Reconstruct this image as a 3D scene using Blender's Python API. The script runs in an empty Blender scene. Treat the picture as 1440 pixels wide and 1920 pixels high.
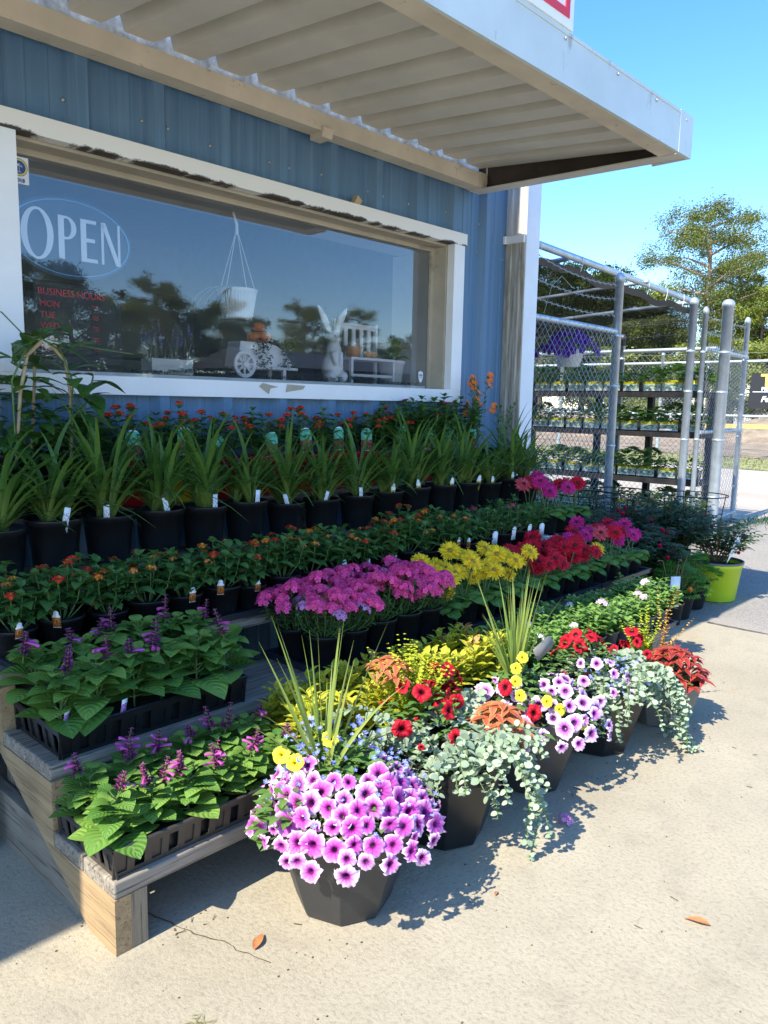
import bpy, bmesh, math, random
import numpy as np
from mathutils import Vector, Matrix, Euler

# ------------------------------------------------------------------ camera, world, sun, exposure
SC = bpy.context.scene
COL = SC.collection
PI = math.pi
R_ = math.radians

def make_camera():
    yaw, pitch, roll, f = .754184, .139078, -.0190983, 1460.38
    cy, sy, cp, sp = math.cos(yaw), math.sin(yaw), math.cos(pitch), math.sin(pitch)
    F = Vector((cy*cp, sy*cp, -sp)); Rt = Vector((sy, -cy, 0)); D = F.cross(Rt)
    cr, sr = math.cos(roll), math.sin(roll)
    r = cr*Rt + sr*D; d = -sr*Rt + cr*D
    cam = bpy.data.cameras.new('camera'); o = bpy.data.objects.new('camera', cam); COL.objects.link(o)
    m = Matrix.Identity(4)
    for i in range(3):
        m[i][0] = r[i]; m[i][1] = -d[i]; m[i][2] = -F[i]
    m[2][3] = 1.2
    o.matrix_world = m
    cam.sensor_fit = 'VERTICAL'; cam.sensor_height = 36; cam.lens = 36*f/1920
    cam.clip_start = .05; cam.clip_end = 1000
    SC.camera = o
make_camera()

SUN_DIR = Vector((-1.0, -.008, 1.02)).normalized()        # towards the sun
def make_light():
    w = bpy.data.worlds.new('World'); SC.world = w; w.use_nodes = True
    nt = w.node_tree; nt.nodes.clear()
    out = nt.nodes.new('ShaderNodeOutputWorld'); bg = nt.nodes.new('ShaderNodeBackground')
    sky = nt.nodes.new('ShaderNodeTexSky'); sky.sky_type = 'NISHITA'; sky.sun_disc = False
    sky.sun_elevation = math.asin(SUN_DIR.z); sky.sun_rotation = math.atan2(SUN_DIR.x, SUN_DIR.y)
    sky.air_density = 1.0; sky.dust_density = .25; sky.ozone_density = 3.6; sky.altitude = 100
    hs = nt.nodes.new('ShaderNodeHueSaturation'); hs.inputs['Saturation'].default_value = 1.24; hs.inputs['Hue'].default_value = .504
    nt.links.new(sky.outputs[0], hs.inputs['Color'])
    nt.links.new(hs.outputs[0], bg.inputs[0]); bg.inputs[1].default_value = .15
    nt.links.new(bg.outputs[0], out.inputs[0])
    l = bpy.data.lights.new('sun', 'SUN'); l.energy = 3.4; l.angle = R_(.5); l.color = (1, .93, .8)
    o = bpy.data.objects.new('sun', l); COL.objects.link(o)
    o.rotation_euler = (-SUN_DIR).to_track_quat('-Z', 'Y').to_euler()
    SC.view_settings.view_transform = 'Standard'; SC.view_settings.look = 'None'
    SC.view_settings.exposure = 1.41; SC.view_settings.gamma = 1
    SC.cycles.max_bounces = 10; SC.cycles.transparent_max_bounces = 24
    SC.cycles.sample_clamp_indirect = 6
make_light()

# ------------------------------------------------------------------ materials
MATS = {}
class NB:
    def __init__(s, name):
        s.m = bpy.data.materials.new(name); s.m.use_nodes = True; s.t = s.m.node_tree
        s.p = s.t.nodes['Principled BSDF']; s.o = s.t.nodes['Material Output']; MATS[name] = s.m
    def n(s, typ, **kw):
        nd = s.t.nodes.new(typ)
        for k, v in kw.items():
            if k.startswith('i_'):
                key = k[2:]; key = int(key) if key.isdigit() else key.replace('_', ' ')
                nd.inputs[key].default_value = v
            else: setattr(nd, k, v)
        return nd
    def l(s, a, b): s.t.links.new(a, b)
    def coord(s, kind='Object', scale=(1, 1, 1)):
        c = s.n('ShaderNodeTexCoord'); mp = s.n('ShaderNodeMapping'); mp.inputs['Scale'].default_value = scale
        s.l(c.outputs[kind], mp.inputs[0]); return mp.outputs[0]
    def noise(s, vec, scale=5, detail=4, rough=.55):
        nd = s.n('ShaderNodeTexNoise'); nd.inputs['Scale'].default_value = scale
        nd.inputs['Detail'].default_value = detail; nd.inputs['Roughness'].default_value = rough
        s.l(vec, nd.inputs['Vector']); return nd.outputs['Fac']
    def ramp(s, fac, stops, interp='LINEAR'):
        r = s.n('ShaderNodeValToRGB'); cr = r.color_ramp; cr.interpolation = interp
        while len(cr.elements) < len(stops): cr.elements.new(.5)
        for e, (p, c) in zip(cr.elements, stops):
            e.position = p; e.color = tuple(c) + (1,) if not isinstance(c, (int, float)) else (c, c, c, 1)
        s.l(fac, r.inputs[0]); return r.outputs[0]
    def mix(s, fac, a, b, mode='MIX'):
        m = s.n('ShaderNodeMix', data_type='RGBA', blend_type=mode)
        for inp, v in ((m.inputs[0], fac), (m.inputs[6], a), (m.inputs[7], b)):
            if isinstance(v, (int, float)): inp.default_value = v
            elif isinstance(v, (tuple, list)): inp.default_value = tuple(v) + (1,)
            else: s.l(v, inp)
        return m.outputs[2]
    def math(s, op, a, b=0.0, c=None):
        m = s.n('ShaderNodeMath', operation=op)
        for i, v in enumerate((a, b) if c is None else (a, b, c)):
            if isinstance(v, (int, float)): m.inputs[i].default_value = v
            else: s.l(v, m.inputs[i])
        return m.outputs[0]
    def bump(s, h, strength=.3, dist=.01):
        b = s.n('ShaderNodeBump'); b.inputs['Strength'].default_value = strength; b.inputs['Distance'].default_value = dist
        s.l(h, b.inputs['Height']); s.l(b.outputs[0], s.p.inputs['Normal']); return b.outputs[0]
    def base(s, col, rough=.6, metal=0, spec=.5):
        if isinstance(col, tuple): s.p.inputs['Base Color'].default_value = col + (1,)
        else: s.l(col, s.p.inputs['Base Color'])
        if isinstance(rough, (int, float)): s.p.inputs['Roughness'].default_value = rough
        else: s.l(rough, s.p.inputs['Roughness'])
        s.p.inputs['Metallic'].default_value = metal
        s.p.inputs['Specular IOR Level'].default_value = spec

def simple(name, col, rough=.6, metal=0, var=.25, scale=12, bump=0, spec=.5, stretch=(1, 1, 1), dirt=None):
    b = NB(name); v = b.coord('Object', stretch); f = b.noise(v, scale)
    c = b.ramp(f, [(.3, tuple(x*(1-var) for x in col)), (.7, tuple(min(1, x*(1+var)) for x in col))])
    if dirt:
        f2 = b.noise(b.coord('Object', dirt[2]), dirt[1], 6, .7)
        c = b.mix(b.ramp(f2, [(dirt[3], 0), (dirt[3]+.12, 1)]), c, dirt[0])
    b.base(c, rough, metal, spec)
    if bump: b.bump(b.noise(v, scale*6, 3), bump, .004)
    return b.m

def leafmat(name, c1, c2, rib=None, transl=.3, rough=.45, edge=None, veins=6, patch=None, foot=None):
    """green blade: colour differs per leaf, lighter midrib, side veins as relief, some light passes through"""
    b = NB(name)
    g = b.n('ShaderNodeNewGeometry'); rnd = g.outputs['Random Per Island']
    c = b.ramp(rnd, [(0, c1), (1, c2)])
    uv = b.n('ShaderNodeTexCoord'); sp = b.n('ShaderNodeSeparateXYZ'); b.l(uv.outputs['UV'], sp.inputs[0])
    a = b.math('ABSOLUTE', b.math('SUBTRACT', sp.outputs[0], .5))
    if patch:
        f = b.noise(b.coord('Object'), 60, 3); c = b.mix(b.ramp(f, [(.5, 0), (.62, 1)]), c, patch)
    if foot: c = b.mix(b.ramp(sp.outputs[1], [(.05, .8), (.4, 0)]), c, foot)
    if edge:
        c = b.mix(b.ramp(a, [(.30, 0), (.42, 1)]), c, edge)
    if rib:
        c = b.mix(b.ramp(a, [(.0, .75), (.05, 0)]), c, rib)
    b.base(c, rough, 0, .4)
    if veins:
        w = b.math('SINE', b.math('MULTIPLY', b.math('SUBTRACT', sp.outputs[1], b.math('MULTIPLY', a, .8)), veins*6.283))
        b.bump(b.math('ADD', w, b.ramp(a, [(0, -2.0), (.08, 0)])), .35, .003)
    t = b.n('ShaderNodeBsdfTranslucent')
    tc = b.mix(.6, c, (1, 1, .45), 'MULTIPLY'); b.l(tc, t.inputs[0])
    mx = b.n('ShaderNodeMixShader'); mx.inputs[0].default_value = transl
    b.l(b.p.outputs[0], mx.inputs[1]); b.l(t.outputs[0], mx.inputs[2]); b.l(mx.outputs[0], b.o.inputs[0])
    return b.m

def petalmat(name, stops, var=.12, transl=.25, veins=None, alt=None):
    """petals: colour runs along the petal (uv y = distance from the centre)"""
    b = NB(name)
    uv = b.n('ShaderNodeTexCoord'); sp = b.n('ShaderNodeSeparateXYZ'); b.l(uv.outputs['UV'], sp.inputs[0])
    c = b.ramp(sp.outputs[1], stops)
    if alt:
        oi = b.n('ShaderNodeObjectInfo')
        c = b.mix(b.ramp(oi.outputs['Random'], [(.45, 0), (1, .75)]), c, b.ramp(sp.outputs[1], alt))
    if veins:
        w = b.math('SINE', b.math('MULTIPLY', sp.outputs[0], veins[0]*6.2832))
        k = b.math('MULTIPLY', b.ramp(w, [(.55, 0), (1, 1)]), b.ramp(sp.outputs[1], [(.25, 1), (.85, 0)]))
        c = b.mix(k, c, veins[1])
    g = b.n('ShaderNodeNewGeometry'); hv = b.n('ShaderNodeHueSaturation'); b.l(c, hv.inputs['Color'])
    b.l(b.math('ADD', b.math('MULTIPLY', g.outputs['Random Per Island'], var*2), 1-var), hv.inputs['Value'])
    c = hv.outputs[0]; b.base(c, .6, 0, .25)
    t = b.n('ShaderNodeBsdfTranslucent'); b.l(c, t.inputs[0])
    mx = b.n('ShaderNodeMixShader'); mx.inputs[0].default_value = transl
    b.l(b.p.outputs[0], mx.inputs[1]); b.l(t.outputs[0], mx.inputs[2]); b.l(mx.outputs[0], b.o.inputs[0])
    return b.m

def wood(name, c1, c2, axis, dark=(.05, .045, .04), knots=True):
    b = NB(name); st = [26, 26, 26]; st[axis] = 1.1
    v = b.coord('Object', tuple(st)); f = b.noise(v, 1.5, 8, .65)
    st2 = [60, 60, 60]; st2[axis] = 2.0; f2 = b.noise(b.coord('Object', tuple(st2)), 2.2, 4, .6)
    c = b.ramp(f, [(.28, c1), (.5, tuple((x+y)/2 for x, y in zip(c1, c2))), (.72, c2)])
    c = b.mix(b.ramp(f2, [(.36, .8), (.46, 0)]), c, dark)
    f3 = b.noise(b.coord('Object'), 5, 3); c = b.mix(b.ramp(f3, [(.45, 0), (.8, .45)]), c, tuple(x*.5 for x in c1))
    b.base(c, .8, 0, .25); b.bump(b.math('ADD', f, f2), .5, .004); return b.m

def mats():
    # painted ribbed metal wall with chalky vertical streaks
    b = NB('blue_metal'); v = b.coord('Object', (9, 1, .25)); f = b.noise(v, 3, 6, .6)
    v2 = b.coord('Object', (30, 1, .35)); f2 = b.noise(v2, 3, 4)
    c = b.ramp(f, [(.3, (.078, .168, .285)), (.7, (.118, .222, .355))]); c = b.mix(b.ramp(f2, [(.55, 0), (.8, .25)]), c, (.28, .38, .5))
    b.base(c, .5, 0, .4)
    simple('white_trim', (.78, .77, .73), .5, var=.06, scale=4, dirt=((.30, .27, .22), 6, (1, 1, 1), .66))
    simple('white_paint', (.82, .83, .84), .45, var=.05, scale=5)
    simple('white_vinyl', (.85, .86, .86), .35, var=.03, scale=5)
    simple('beige_reveal', (.42, .37, .29), .7, var=.12, scale=6, dirt=((.2, .17, .13), 5, (1, 1, 1), .62))
    # casing head with black mould creeping along the lower edge
    b = NB('mouldy_trim'); f = b.noise(b.coord('Object', (1, 1, 2)), 75, 8, .75)
    tc = b.n('ShaderNodeTexCoord'); sp = b.n('ShaderNodeSeparateXYZ'); b.l(tc.outputs['Object'], sp.inputs[0])
    low = b.ramp(b.math('MULTIPLY', b.math('SUBTRACT', sp.outputs[2], 2.075), 10), [(.0, 1), (.24, 0)])
    lf = b.noise(b.coord('Object', (1, 0, 0)), 5, 4)
    k = b.math('MULTIPLY', low, b.ramp(lf, [(.34, 0), (.58, 1)])); k = b.ramp(b.math('ADD', k, b.math('MULTIPLY', f, .9)), [(.80, 0), (1.0, 1)])
    b.base(b.mix(k, (.8, .78, .74), (.05, .042, .03)), .6)
    simple('canopy_metal', (.62, .585, .51), .55, var=.1, scale=3, dirt=((.25, .2, .14), 9, (1, .4, 1), .68))
    simple('beam_paint', (.60, .53, .42), .7, var=.12, scale=5, dirt=((.14, .105, .075), 14, (.7, 1, 1), .6), bump=.2)
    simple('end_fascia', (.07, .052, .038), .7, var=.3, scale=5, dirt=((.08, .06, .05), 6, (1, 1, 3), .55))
    simple('fascia_metal', (.60, .67, .66), .4, var=.10, scale=3, dirt=((.34, .33, .29), 9, (1.6, 1, .5), .60))
    simple('insulation', (.55, .6, .62), .9, var=.35, scale=30, bump=.6)
    simple('downspout_face', (.74, .77, .82), .4, var=.05, scale=6)
    b = NB('downspout_side'); f = b.noise(b.coord('Object', (10, 14, 1.0)), 4, 6, .7)
    tc = b.n('ShaderNodeTexCoord'); sp = b.n('ShaderNodeSeparateXYZ'); b.l(tc.outputs['Object'], sp.inputs[0])
    k = b.math('ADD', f, b.ramp(sp.outputs[2], [(0, .18), (1, .1)])); h = b.ramp(b.math('SUBTRACT', 2.2, sp.outputs[2]), [(.0, 0), (.05, .2)])
    c = b.ramp(b.math('ADD', k, b.math('MULTIPLY', h, .9)), [(.5, (.62, .60, .54)), (.78, (.36, .33, .27)), (.98, (.16, .14, .11))])
    b.base(c, .7)
    # concrete
    b = NB('concrete'); v = b.coord('Object'); f = b.noise(v, 1.3, 6, .6); f2 = b.noise(v, 90, 4, .7); f3 = b.noise(v, 9, 7, .65)
    c = b.ramp(f, [(.3, (.37, .325, .235)), (.7, (.47, .415, .305))])
    c = b.mix(b.ramp(f2, [(.3, .55), (.5, 0)]), c, (.2, .175, .14))
    c = b.mix(b.ramp(f3, [(.52, 0), (.8, .55)]), c, (.27, .23, .17))
    f4 = b.noise(b.coord('Object', (1, 1, 1)), .55, 5, .7); c = b.mix(b.ramp(f4, [(.5, 0), (.62, .35)]), c, (.30, .27, .21))
    fo = b.noise(v, 2.1, 3); c = b.mix(b.ramp(fo, [(.68, 0), (.76, .35)]), c, (.5, .34, .17))
    b.base(c, .9, 0, .2); b.bump(b.math('ADD', f2, b.math('MULTIPLY', f3, 1.5)), .6, .005)
    b = NB('asphalt'); v = b.coord('Object'); f2 = b.noise(v, 120, 3, .7); f = b.noise(v, 1.6, 6)
    c = b.ramp(f2, [(.35, (.2, .18, .16)), (.62, (.40, .37, .33))]); c = b.mix(b.ramp(f, [(.4, 0), (.75, .6)]), c, (.42, .37, .3))
    b.base(c, .9, 0, .2); b.bump(f2, .7, .006)
    b = NB('gravel'); v = b.coord('Object'); f2 = b.noise(v, 40, 4, .7); f = b.noise(v, .4, 6)
    c = b.ramp(f, [(.3, (.42, .36, .28)), (.7, (.55, .5, .42))]); c = b.mix(b.ramp(f2, [(.3, .4), (.5, 0)]), c, (.25, .21, .16)); b.base(c, .95, 0, .2); b.bump(f2, .5, .01)
    simple('grass_ground', (.26, .26, .11), .95, var=.5, scale=3, bump=.6)
    simple('dirt', (.30, .22, .14), .95, var=.4, scale=2, bump=.6)
    wood('wood_grey_x', (.18, .15, .12), (.40, .35, .28), 0)
    wood('wood_pine_y', (.30, .20, .10), (.50, .36, .20), 1, dark=(.22, .14, .08))
    wood('wood_post_z', (.20, .16, .11), (.38, .31, .22), 2)
    wood('wood_grey_y', (.16, .13, .10), (.34, .29, .22), 1)
    simple('black_plastic', (.012, .012, .013), .35, var=.2, scale=20, dirt=((.09, .075, .055), 12, (1, 1, .6), .68))
    simple('planter_plastic', (.035, .035, .036), .5, var=.15, scale=10, bump=.15, dirt=((.07, .065, .055), 8, (1, 1, 1), .68))
    simple('tray_plastic', (.05, .043, .037), .4, var=.2, scale=15, dirt=((.12, .1, .075), 10, (1, 1, 1), .64))
    simple('blue_black_tray', (.025, .03, .04), .35, var=.2, scale=15, dirt=((.1, .09, .07), 12, (1, 1, 1), .66))
    simple('red_plastic', (.50, .018, .025), .35, var=.1, scale=6)
    simple('yellow_plastic', (.55, .42, .02), .35, var=.1, scale=6)
    simple('teal_plastic', (.02, .22, .17), .35, var=.1, scale=6)
    simple('lime_plastic', (.50, .70, .03), .35, var=.05, scale=6)
    simple('grey_plastic', (.15, .15, .14), .45, var=.1, scale=6)
    simple('white_plastic', (.86, .88, .88), .4, var=.05, scale=6)
    simple('soil', (.03, .022, .016), .95, var=.6, scale=60, bump=1)
    simple('tag_white', (.85, .87, .9), .5, var=.03, scale=8)
    # tag prints: bands of colour are part of the printed card
    def card(name, stops, spots=None):
        b = NB(name); uv = b.n('ShaderNodeTexCoord'); sp = b.n('ShaderNodeSeparateXYZ'); b.l(uv.outputs['UV'], sp.inputs[0])
        c = b.ramp(sp.outputs[1], stops, 'CONSTANT')
        if spots:
            mp = b.n('ShaderNodeMapping'); mp.inputs['Scale'].default_value = (5, 9, 1); b.l(uv.outputs['UV'], mp.inputs[0])
            f = b.noise(mp.outputs[0], 1.0, 3); win = b.ramp(sp.outputs[1], [(0, 0), (spots[1], 1), (spots[2], 0)], 'CONSTANT')
            c = b.mix(b.math('MULTIPLY', win, b.ramp(f, [(.47, 0), (.52, 1)])), c, spots[0])
        b.base(c, .5)
    card('card_green', [(0, (.8, .85, .85)), (.06, (.08, .12, .08)), (.5, (.16, .58, .36)), (.93, (.85, .9, .88))], ((.6, .12, .1), .08, .5))
    card('card_lantana', [(0, (.85, .85, .85)), (.05, (.12, .07, .03)), (.6, (.85, .87, .87))], ((.7, .2, .03), .05, .6))
    card('card_lily', [(0, (.7, .62, .05)), (.62, (.85, .87, .85))], ((.1, .1, .02), .02, .6))
    card('card_handwritten', [(0, (.82, .86, .92)), (1, (.82, .86, .92))], ((.4, .45, .52), .1, .8))
    card('card_yellowtop', [(0, (.85, .87, .87)), (.68, (.85, .72, .02))], ((.12, .35, .12), .12, .6))
    card('card_purple', [(0, (.8, .8, .85)), (.2, (.2, .08, .3)), (.75, (.82, .82, .85))], ((.6, .3, .7), .2, .75))
    simple('galvanised', (.50, .56, .60), .42, .55, var=.15, scale=14)
    simple('mesh_wire', (.34, .37, .39), .45, .5, var=.1, scale=14)
    simple('black_wire', (.015, .015, .015), .5, var=.1)
    simple('bamboo', (.45, .33, .18), .6, var=.25, scale=14)
    simple('bark', (.16, .12, .09), .9, var=.35, scale=8, bump=.6)
    simple('pine_bark', (.30, .22, .17), .9, var=.3, scale=5, bump=.6)
    simple('dark_wood', (.065, .055, .045), .85, var=.4, scale=8)
    simple('stem_green', (.10, .17, .04), .6, var=.2, scale=20)
    simple('stem_brown', (.15, .09, .05), .7, var=.2, scale=20)
    simple('screw', (.35, .38, .40), .4, .6, var=.2, scale=40)
    simple('terracotta', (.60, .24, .11), .8, var=.12, scale=14)
    simple('orange_glaze', (.75, .20, .04), .4, var=.1, scale=10)
    simple('bunny_white', (.88, .89, .87), .5, var=.05, scale=8)
    simple('room_wall', (.42, .46, .50), .9, var=.05); simple('room_floor', (.13, .13, .13), .8, var=.1)
    simple('interior_white', (.78, .78, .74), .6, var=.05)
    simple('sign_face', (.86, .86, .86), .4, var=.02); simple('sign_red', (.75, .03, .05), .4, var=.05)
    simple('sign_blue', (.03, .08, .3), .5, var=.05); simple('sign_yellow', (.75, .65, .08), .5, var=.05)
    simple('letter_white', (.78, .84, .92), .4, var=.02); simple('letter_red', (.85, .06, .09), .5, var=.05)
    simple('banner_black', (.012, .012, .014), .5, var=.1); simple('banner_gold', (.85, .62, .12), .5, var=.1)
    simple('dry_leaf', (.45, .17, .06), .7, var=.3, scale=60); simple('debris', (.10, .07, .04), .9, var=.4, scale=50)
    simple('barn_dark', (.02, .02, .024), .8, var=.3, scale=2); simple('barn_roof', (.06, .065, .07), .6, var=.2, scale=2)
    simple('white_post', (.8, .82, .82), .5, var=.04)
    simple('rope', (.7, .7, .68), .9, var=.1, scale=60)
    simple('rail_yellow', (.62, .48, .12), .5, var=.1)
    # OPEN sign: tinted transparent disc
    b = NB('tint_film'); b.base((.08, .22, .42), .4); tr = b.n('ShaderNodeBsdfTransparent'); mx = b.n('ShaderNodeMixShader'); mx.inputs[0].default_value = .35
    b.l(tr.outputs[0], mx.inputs[1]); b.l(b.p.outputs[0], mx.inputs[2]); b.l(mx.outputs[0], b.o.inputs[0])
    b = NB('dark_film'); b.base((.03, .035, .035), .4); tr = b.n('ShaderNodeBsdfTransparent'); mx = b.n('ShaderNodeMixShader'); mx.inputs[0].default_value = .6
    b.l(tr.outputs[0], mx.inputs[1]); b.l(b.p.outputs[0], mx.inputs[2]); b.l(mx.outputs[0], b.o.inputs[0])
    simple('neon_blue', (.15, .42, .75), .4, var=.05)
    # window glass
    b = NB('glass'); t = b.t; t.nodes.remove(b.p)
    tr = b.n('ShaderNodeBsdfTransparent'); tr.inputs[0].default_value = (1, 1, 1, 1)
    gl = b.n('ShaderNodeBsdfGlossy'); gl.inputs['Roughness'].default_value = .004; gl.inputs[0].default_value = (.95, .97, 1, 1)
    fr = b.n('ShaderNodeFresnel'); fr.inputs[0].default_value = 1.6
    k = b.math('MULTIPLY_ADD', fr.outputs[0], 1.2, .065)
    mx = b.n('ShaderNodeMixShader'); b.l(k, mx.inputs[0]); b.l(tr.outputs[0], mx.inputs[1]); b.l(gl.outputs[0], mx.inputs[2])
    df = b.n('ShaderNodeBsdfDiffuse'); df.inputs[0].default_value = (.75, .82, .9, 1); m2 = b.n('ShaderNodeMixShader')
    fd = b.noise(b.coord('Object', (1, 1, 1)), 3, 6, .7); b.l(b.ramp(fd, [(.3, .015), (.75, .04)]), m2.inputs[0]); b.l(mx.outputs[0], m2.inputs[1]); b.l(df.outputs[0], m2.inputs[2]); b.l(m2.outputs[0], b.o.inputs[0])
    # shade cloth
    b = NB('shade_cloth'); b.base((.02, .023, .02), .9, 0, .1); tr = b.n('ShaderNodeBsdfTransparent'); mx = b.n('ShaderNodeMixShader')
    f = b.noise(b.coord('Object', (1, 6, 1)), 2, 3); k = b.ramp(f, [(.35, .66), (.65, .84)])
    b.l(k, mx.inputs[0]); b.l(tr.outputs[0], mx.inputs[1]); b.l(b.p.outputs[0], mx.inputs[2]); b.l(mx.outputs[0], b.o.inputs[0])
    # leaves
    leafmat('leaf_salvia', (.09, .23, .04), (.28, .46, .09), (.22, .36, .12))
    leafmat('leaf_lantana', (.065, .17, .04), (.15, .31, .07), (.14, .26, .08))
    leafmat('leaf_lily', (.055, .15, .03), (.15, .28, .055), None, veins=0, rough=.4, foot=(.28, .36, .09))
    leafmat('leaf_verbena', (.08, .17, .05), (.15, .26, .07), None, veins=0)
    leafmat('leaf_gerbera', (.10, .24, .045), (.19, .36, .07), (.2, .3, .1), veins=5)
    leafmat('leaf_yellow', (.48, .54, .03), (.72, .68, .06), (.6, .35, .1), patch=(.28, .36, .05), transl=.35)
    leafmat('leaf_orange', (.62, .28, .10), (.7, .42, .16), None, transl=.35)
    leafmat('leaf_light', (.14, .30, .06), (.26, .42, .10), None, veins=0)
    leafmat('leaf_petunia', (.10, .22, .05), (.18, .32, .08), (.25, .38, .14), veins=0)
    leafmat('leaf_silver', (.25, .34, .22), (.42, .50, .36), None, veins=0, transl=.2, rough=.7)
    leafmat('leaf_spike', (.16, .27, .05), (.38, .44, .11), None, veins=0)
    leafmat('leaf_chartreuse', (.42, .52, .03), (.60, .62, .05), None, veins=0)
    leafmat('leaf_coleus', (.40, .03, .04), (.55, .06, .06), (.25, .01, .02), edge=(.5, .16, .06))
    leafmat('leaf_coral', (.58, .13, .07), (.72, .26, .12), (.45, .05, .03), edge=(.6, .35, .12))
    leafmat('leaf_rose', (.035, .07, .03), (.09, .06, .045), None, veins=0)
    leafmat('leaf_rose_green', (.035, .09, .03), (.07, .15, .05), None, veins=0)
    leafmat('leaf_yellowgreen', (.24, .27, .08), (.38, .36, .14), None, veins=0)
    leafmat('leaf_big', (.05, .14, .025), (.12, .26, .045), (.10, .22, .05), rough=.3, veins=5)
    leafmat('leaf_fern', (.08, .26, .03), (.18, .42, .05), None, veins=0)
    leafmat('leaf_garland', (.02, .07, .06), (.05, .13, .10), None, veins=0)
    leafmat('leaf_lavender', (.20, .25, .22), (.34, .38, .34), None, veins=0)
    leafmat('needles', (.09, .13, .025), (.24, .27, .07), None, veins=0, transl=.2)
    leafmat('leaf_tree', (.13, .18, .03), (.34, .38, .06), None, veins=0, transl=.3)
    leafmat('leaf_tree_dark', (.05, .09, .02), (.12, .16, .04), None, veins=0, transl=.2)
    leafmat('dry_grass', (.30, .24, .10), (.25, .3, .08), None, veins=0)
    # petals
    petalmat('petal_petunia', [(0, (.06, .005, .05)), (.2, (.16, .01, .14)), (.32, (.50, .05, .36)), (.70, (.68, .15, .56)), (.90, (.78, .38, .72)), (1, (.84, .62, .82))],
             veins=(10, (.25, .01, .2)), alt=[(0, (.03, .005, .04)), (.28, (.08, .01, .08)), (.45, (.5, .2, .48)), (.7, (.74, .5, .74)), (1, (.86, .76, .86))])
    petalmat('petal_petunia_pale', [(0, (.05, .005, .06)), (.25, (.12, .01, .15)), (.42, (.62, .18, .62)), (.7, (.78, .42, .76)), (1, (.88, .72, .88))],
             veins=(10, (.2, .02, .25)), alt=[(0, (.03, .005, .04)), (.35, (.1, .02, .12)), (.55, (.7, .5, .7)), (1, (.88, .8, .88))])
    petalmat('petal_red', [(0, (.02, .0, .0)), (.22, (.06, .0, .005)), (.4, (.42, .005, .02)), (1, (.58, .01, .03))], veins=(10, (.12, 0, .005)))
    petalmat('petal_calibrachoa', [(0, (.6, .4, 0)), (.3, (.85, .72, .03)), (1, (.9, .82, .08))])
    petalmat('petal_gerbera_yellow', [(0, (.85, .40, 0)), (.5, (1, .62, .01)), (1, (1, .74, .04))], var=.3)
    petalmat('petal_gerbera_red', [(0, (.35, .0, .01)), (1, (.78, .012, .035))], var=.35)
    petalmat('petal_gerbera_magenta', [(0, (.5, .01, .12)), (1, (.7, .03, .25))], var=.2)
    petalmat('petal_gerbera_coral', [(0, (.7, .05, .08)), (1, (.75, .12, .14))], var=.2)
    petalmat('petal_white', [(0, (.7, .75, .5)), (.4, (.85, .87, .84)), (1, (.88, .88, .88))])
    petalmat('petal_pink', [(0, (.6, .02, .10)), (.3, (1, .07, .28)), (1, (1, .13, .40))], var=.35)
    petalmat('petal_orchid', [(0, (.6, .2, .45)), (1, (.78, .35, .68))], var=.2)
    petalmat('petal_blush', [(0, (.6, .1, .4)), (.5, (.8, .45, .7)), (1, (.88, .8, .85))], var=.1)
    petalmat('petal_orange', [(0, (.8, .22, .01)), (1, (.78, .09, .02))], var=.3)
    petalmat('petal_yellow_small', [(0, (.85, .55, .02)), (1, (.85, .45, .02))], var=.2)
    petalmat('petal_scarlet', [(0, (.6, .05, .01)), (1, (.65, .02, .015))], var=.3)
    petalmat('petal_coral', [(0, (.8, .3, .05)), (1, (.85, .16, .07))], var=.2)
    petalmat('petal_hotpink', [(0, (.6, .01, .08)), (1, (.78, .03, .16))], var=.2)
    petalmat('petal_lobelia', [(0, (.6, .6, .8)), (.4, (.22, .28, .78)), (1, (.30, .36, .82))], var=.2)
    petalmat('petal_icyblue', [(0, (.6, .75, .85)), (1, (.55, .75, .88))], var=.1)
    petalmat('petal_violet', [(0, (.07, .01, .18)), (1, (.16, .03, .34))], var=.4)
    petalmat('bract_purple', [(0, (.16, .02, .10)), (1, (.42, .10, .27))], var=.5)
    petalmat('corolla_magenta', [(0, (.50, .07, .34)), (1, (.68, .15, .48))], var=.2)
    petalmat('plume_gold', [(0, (.5, .25, .03)), (1, (.75, .45, .1))], var=.3)
    simple('gerbera_eye', (.30, .24, .04), .9, var=.6, scale=300)
    simple('gerbera_eye_dark', (.06, .01, .01), .9, var=.6, scale=300)
mats()
M = MATS
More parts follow.
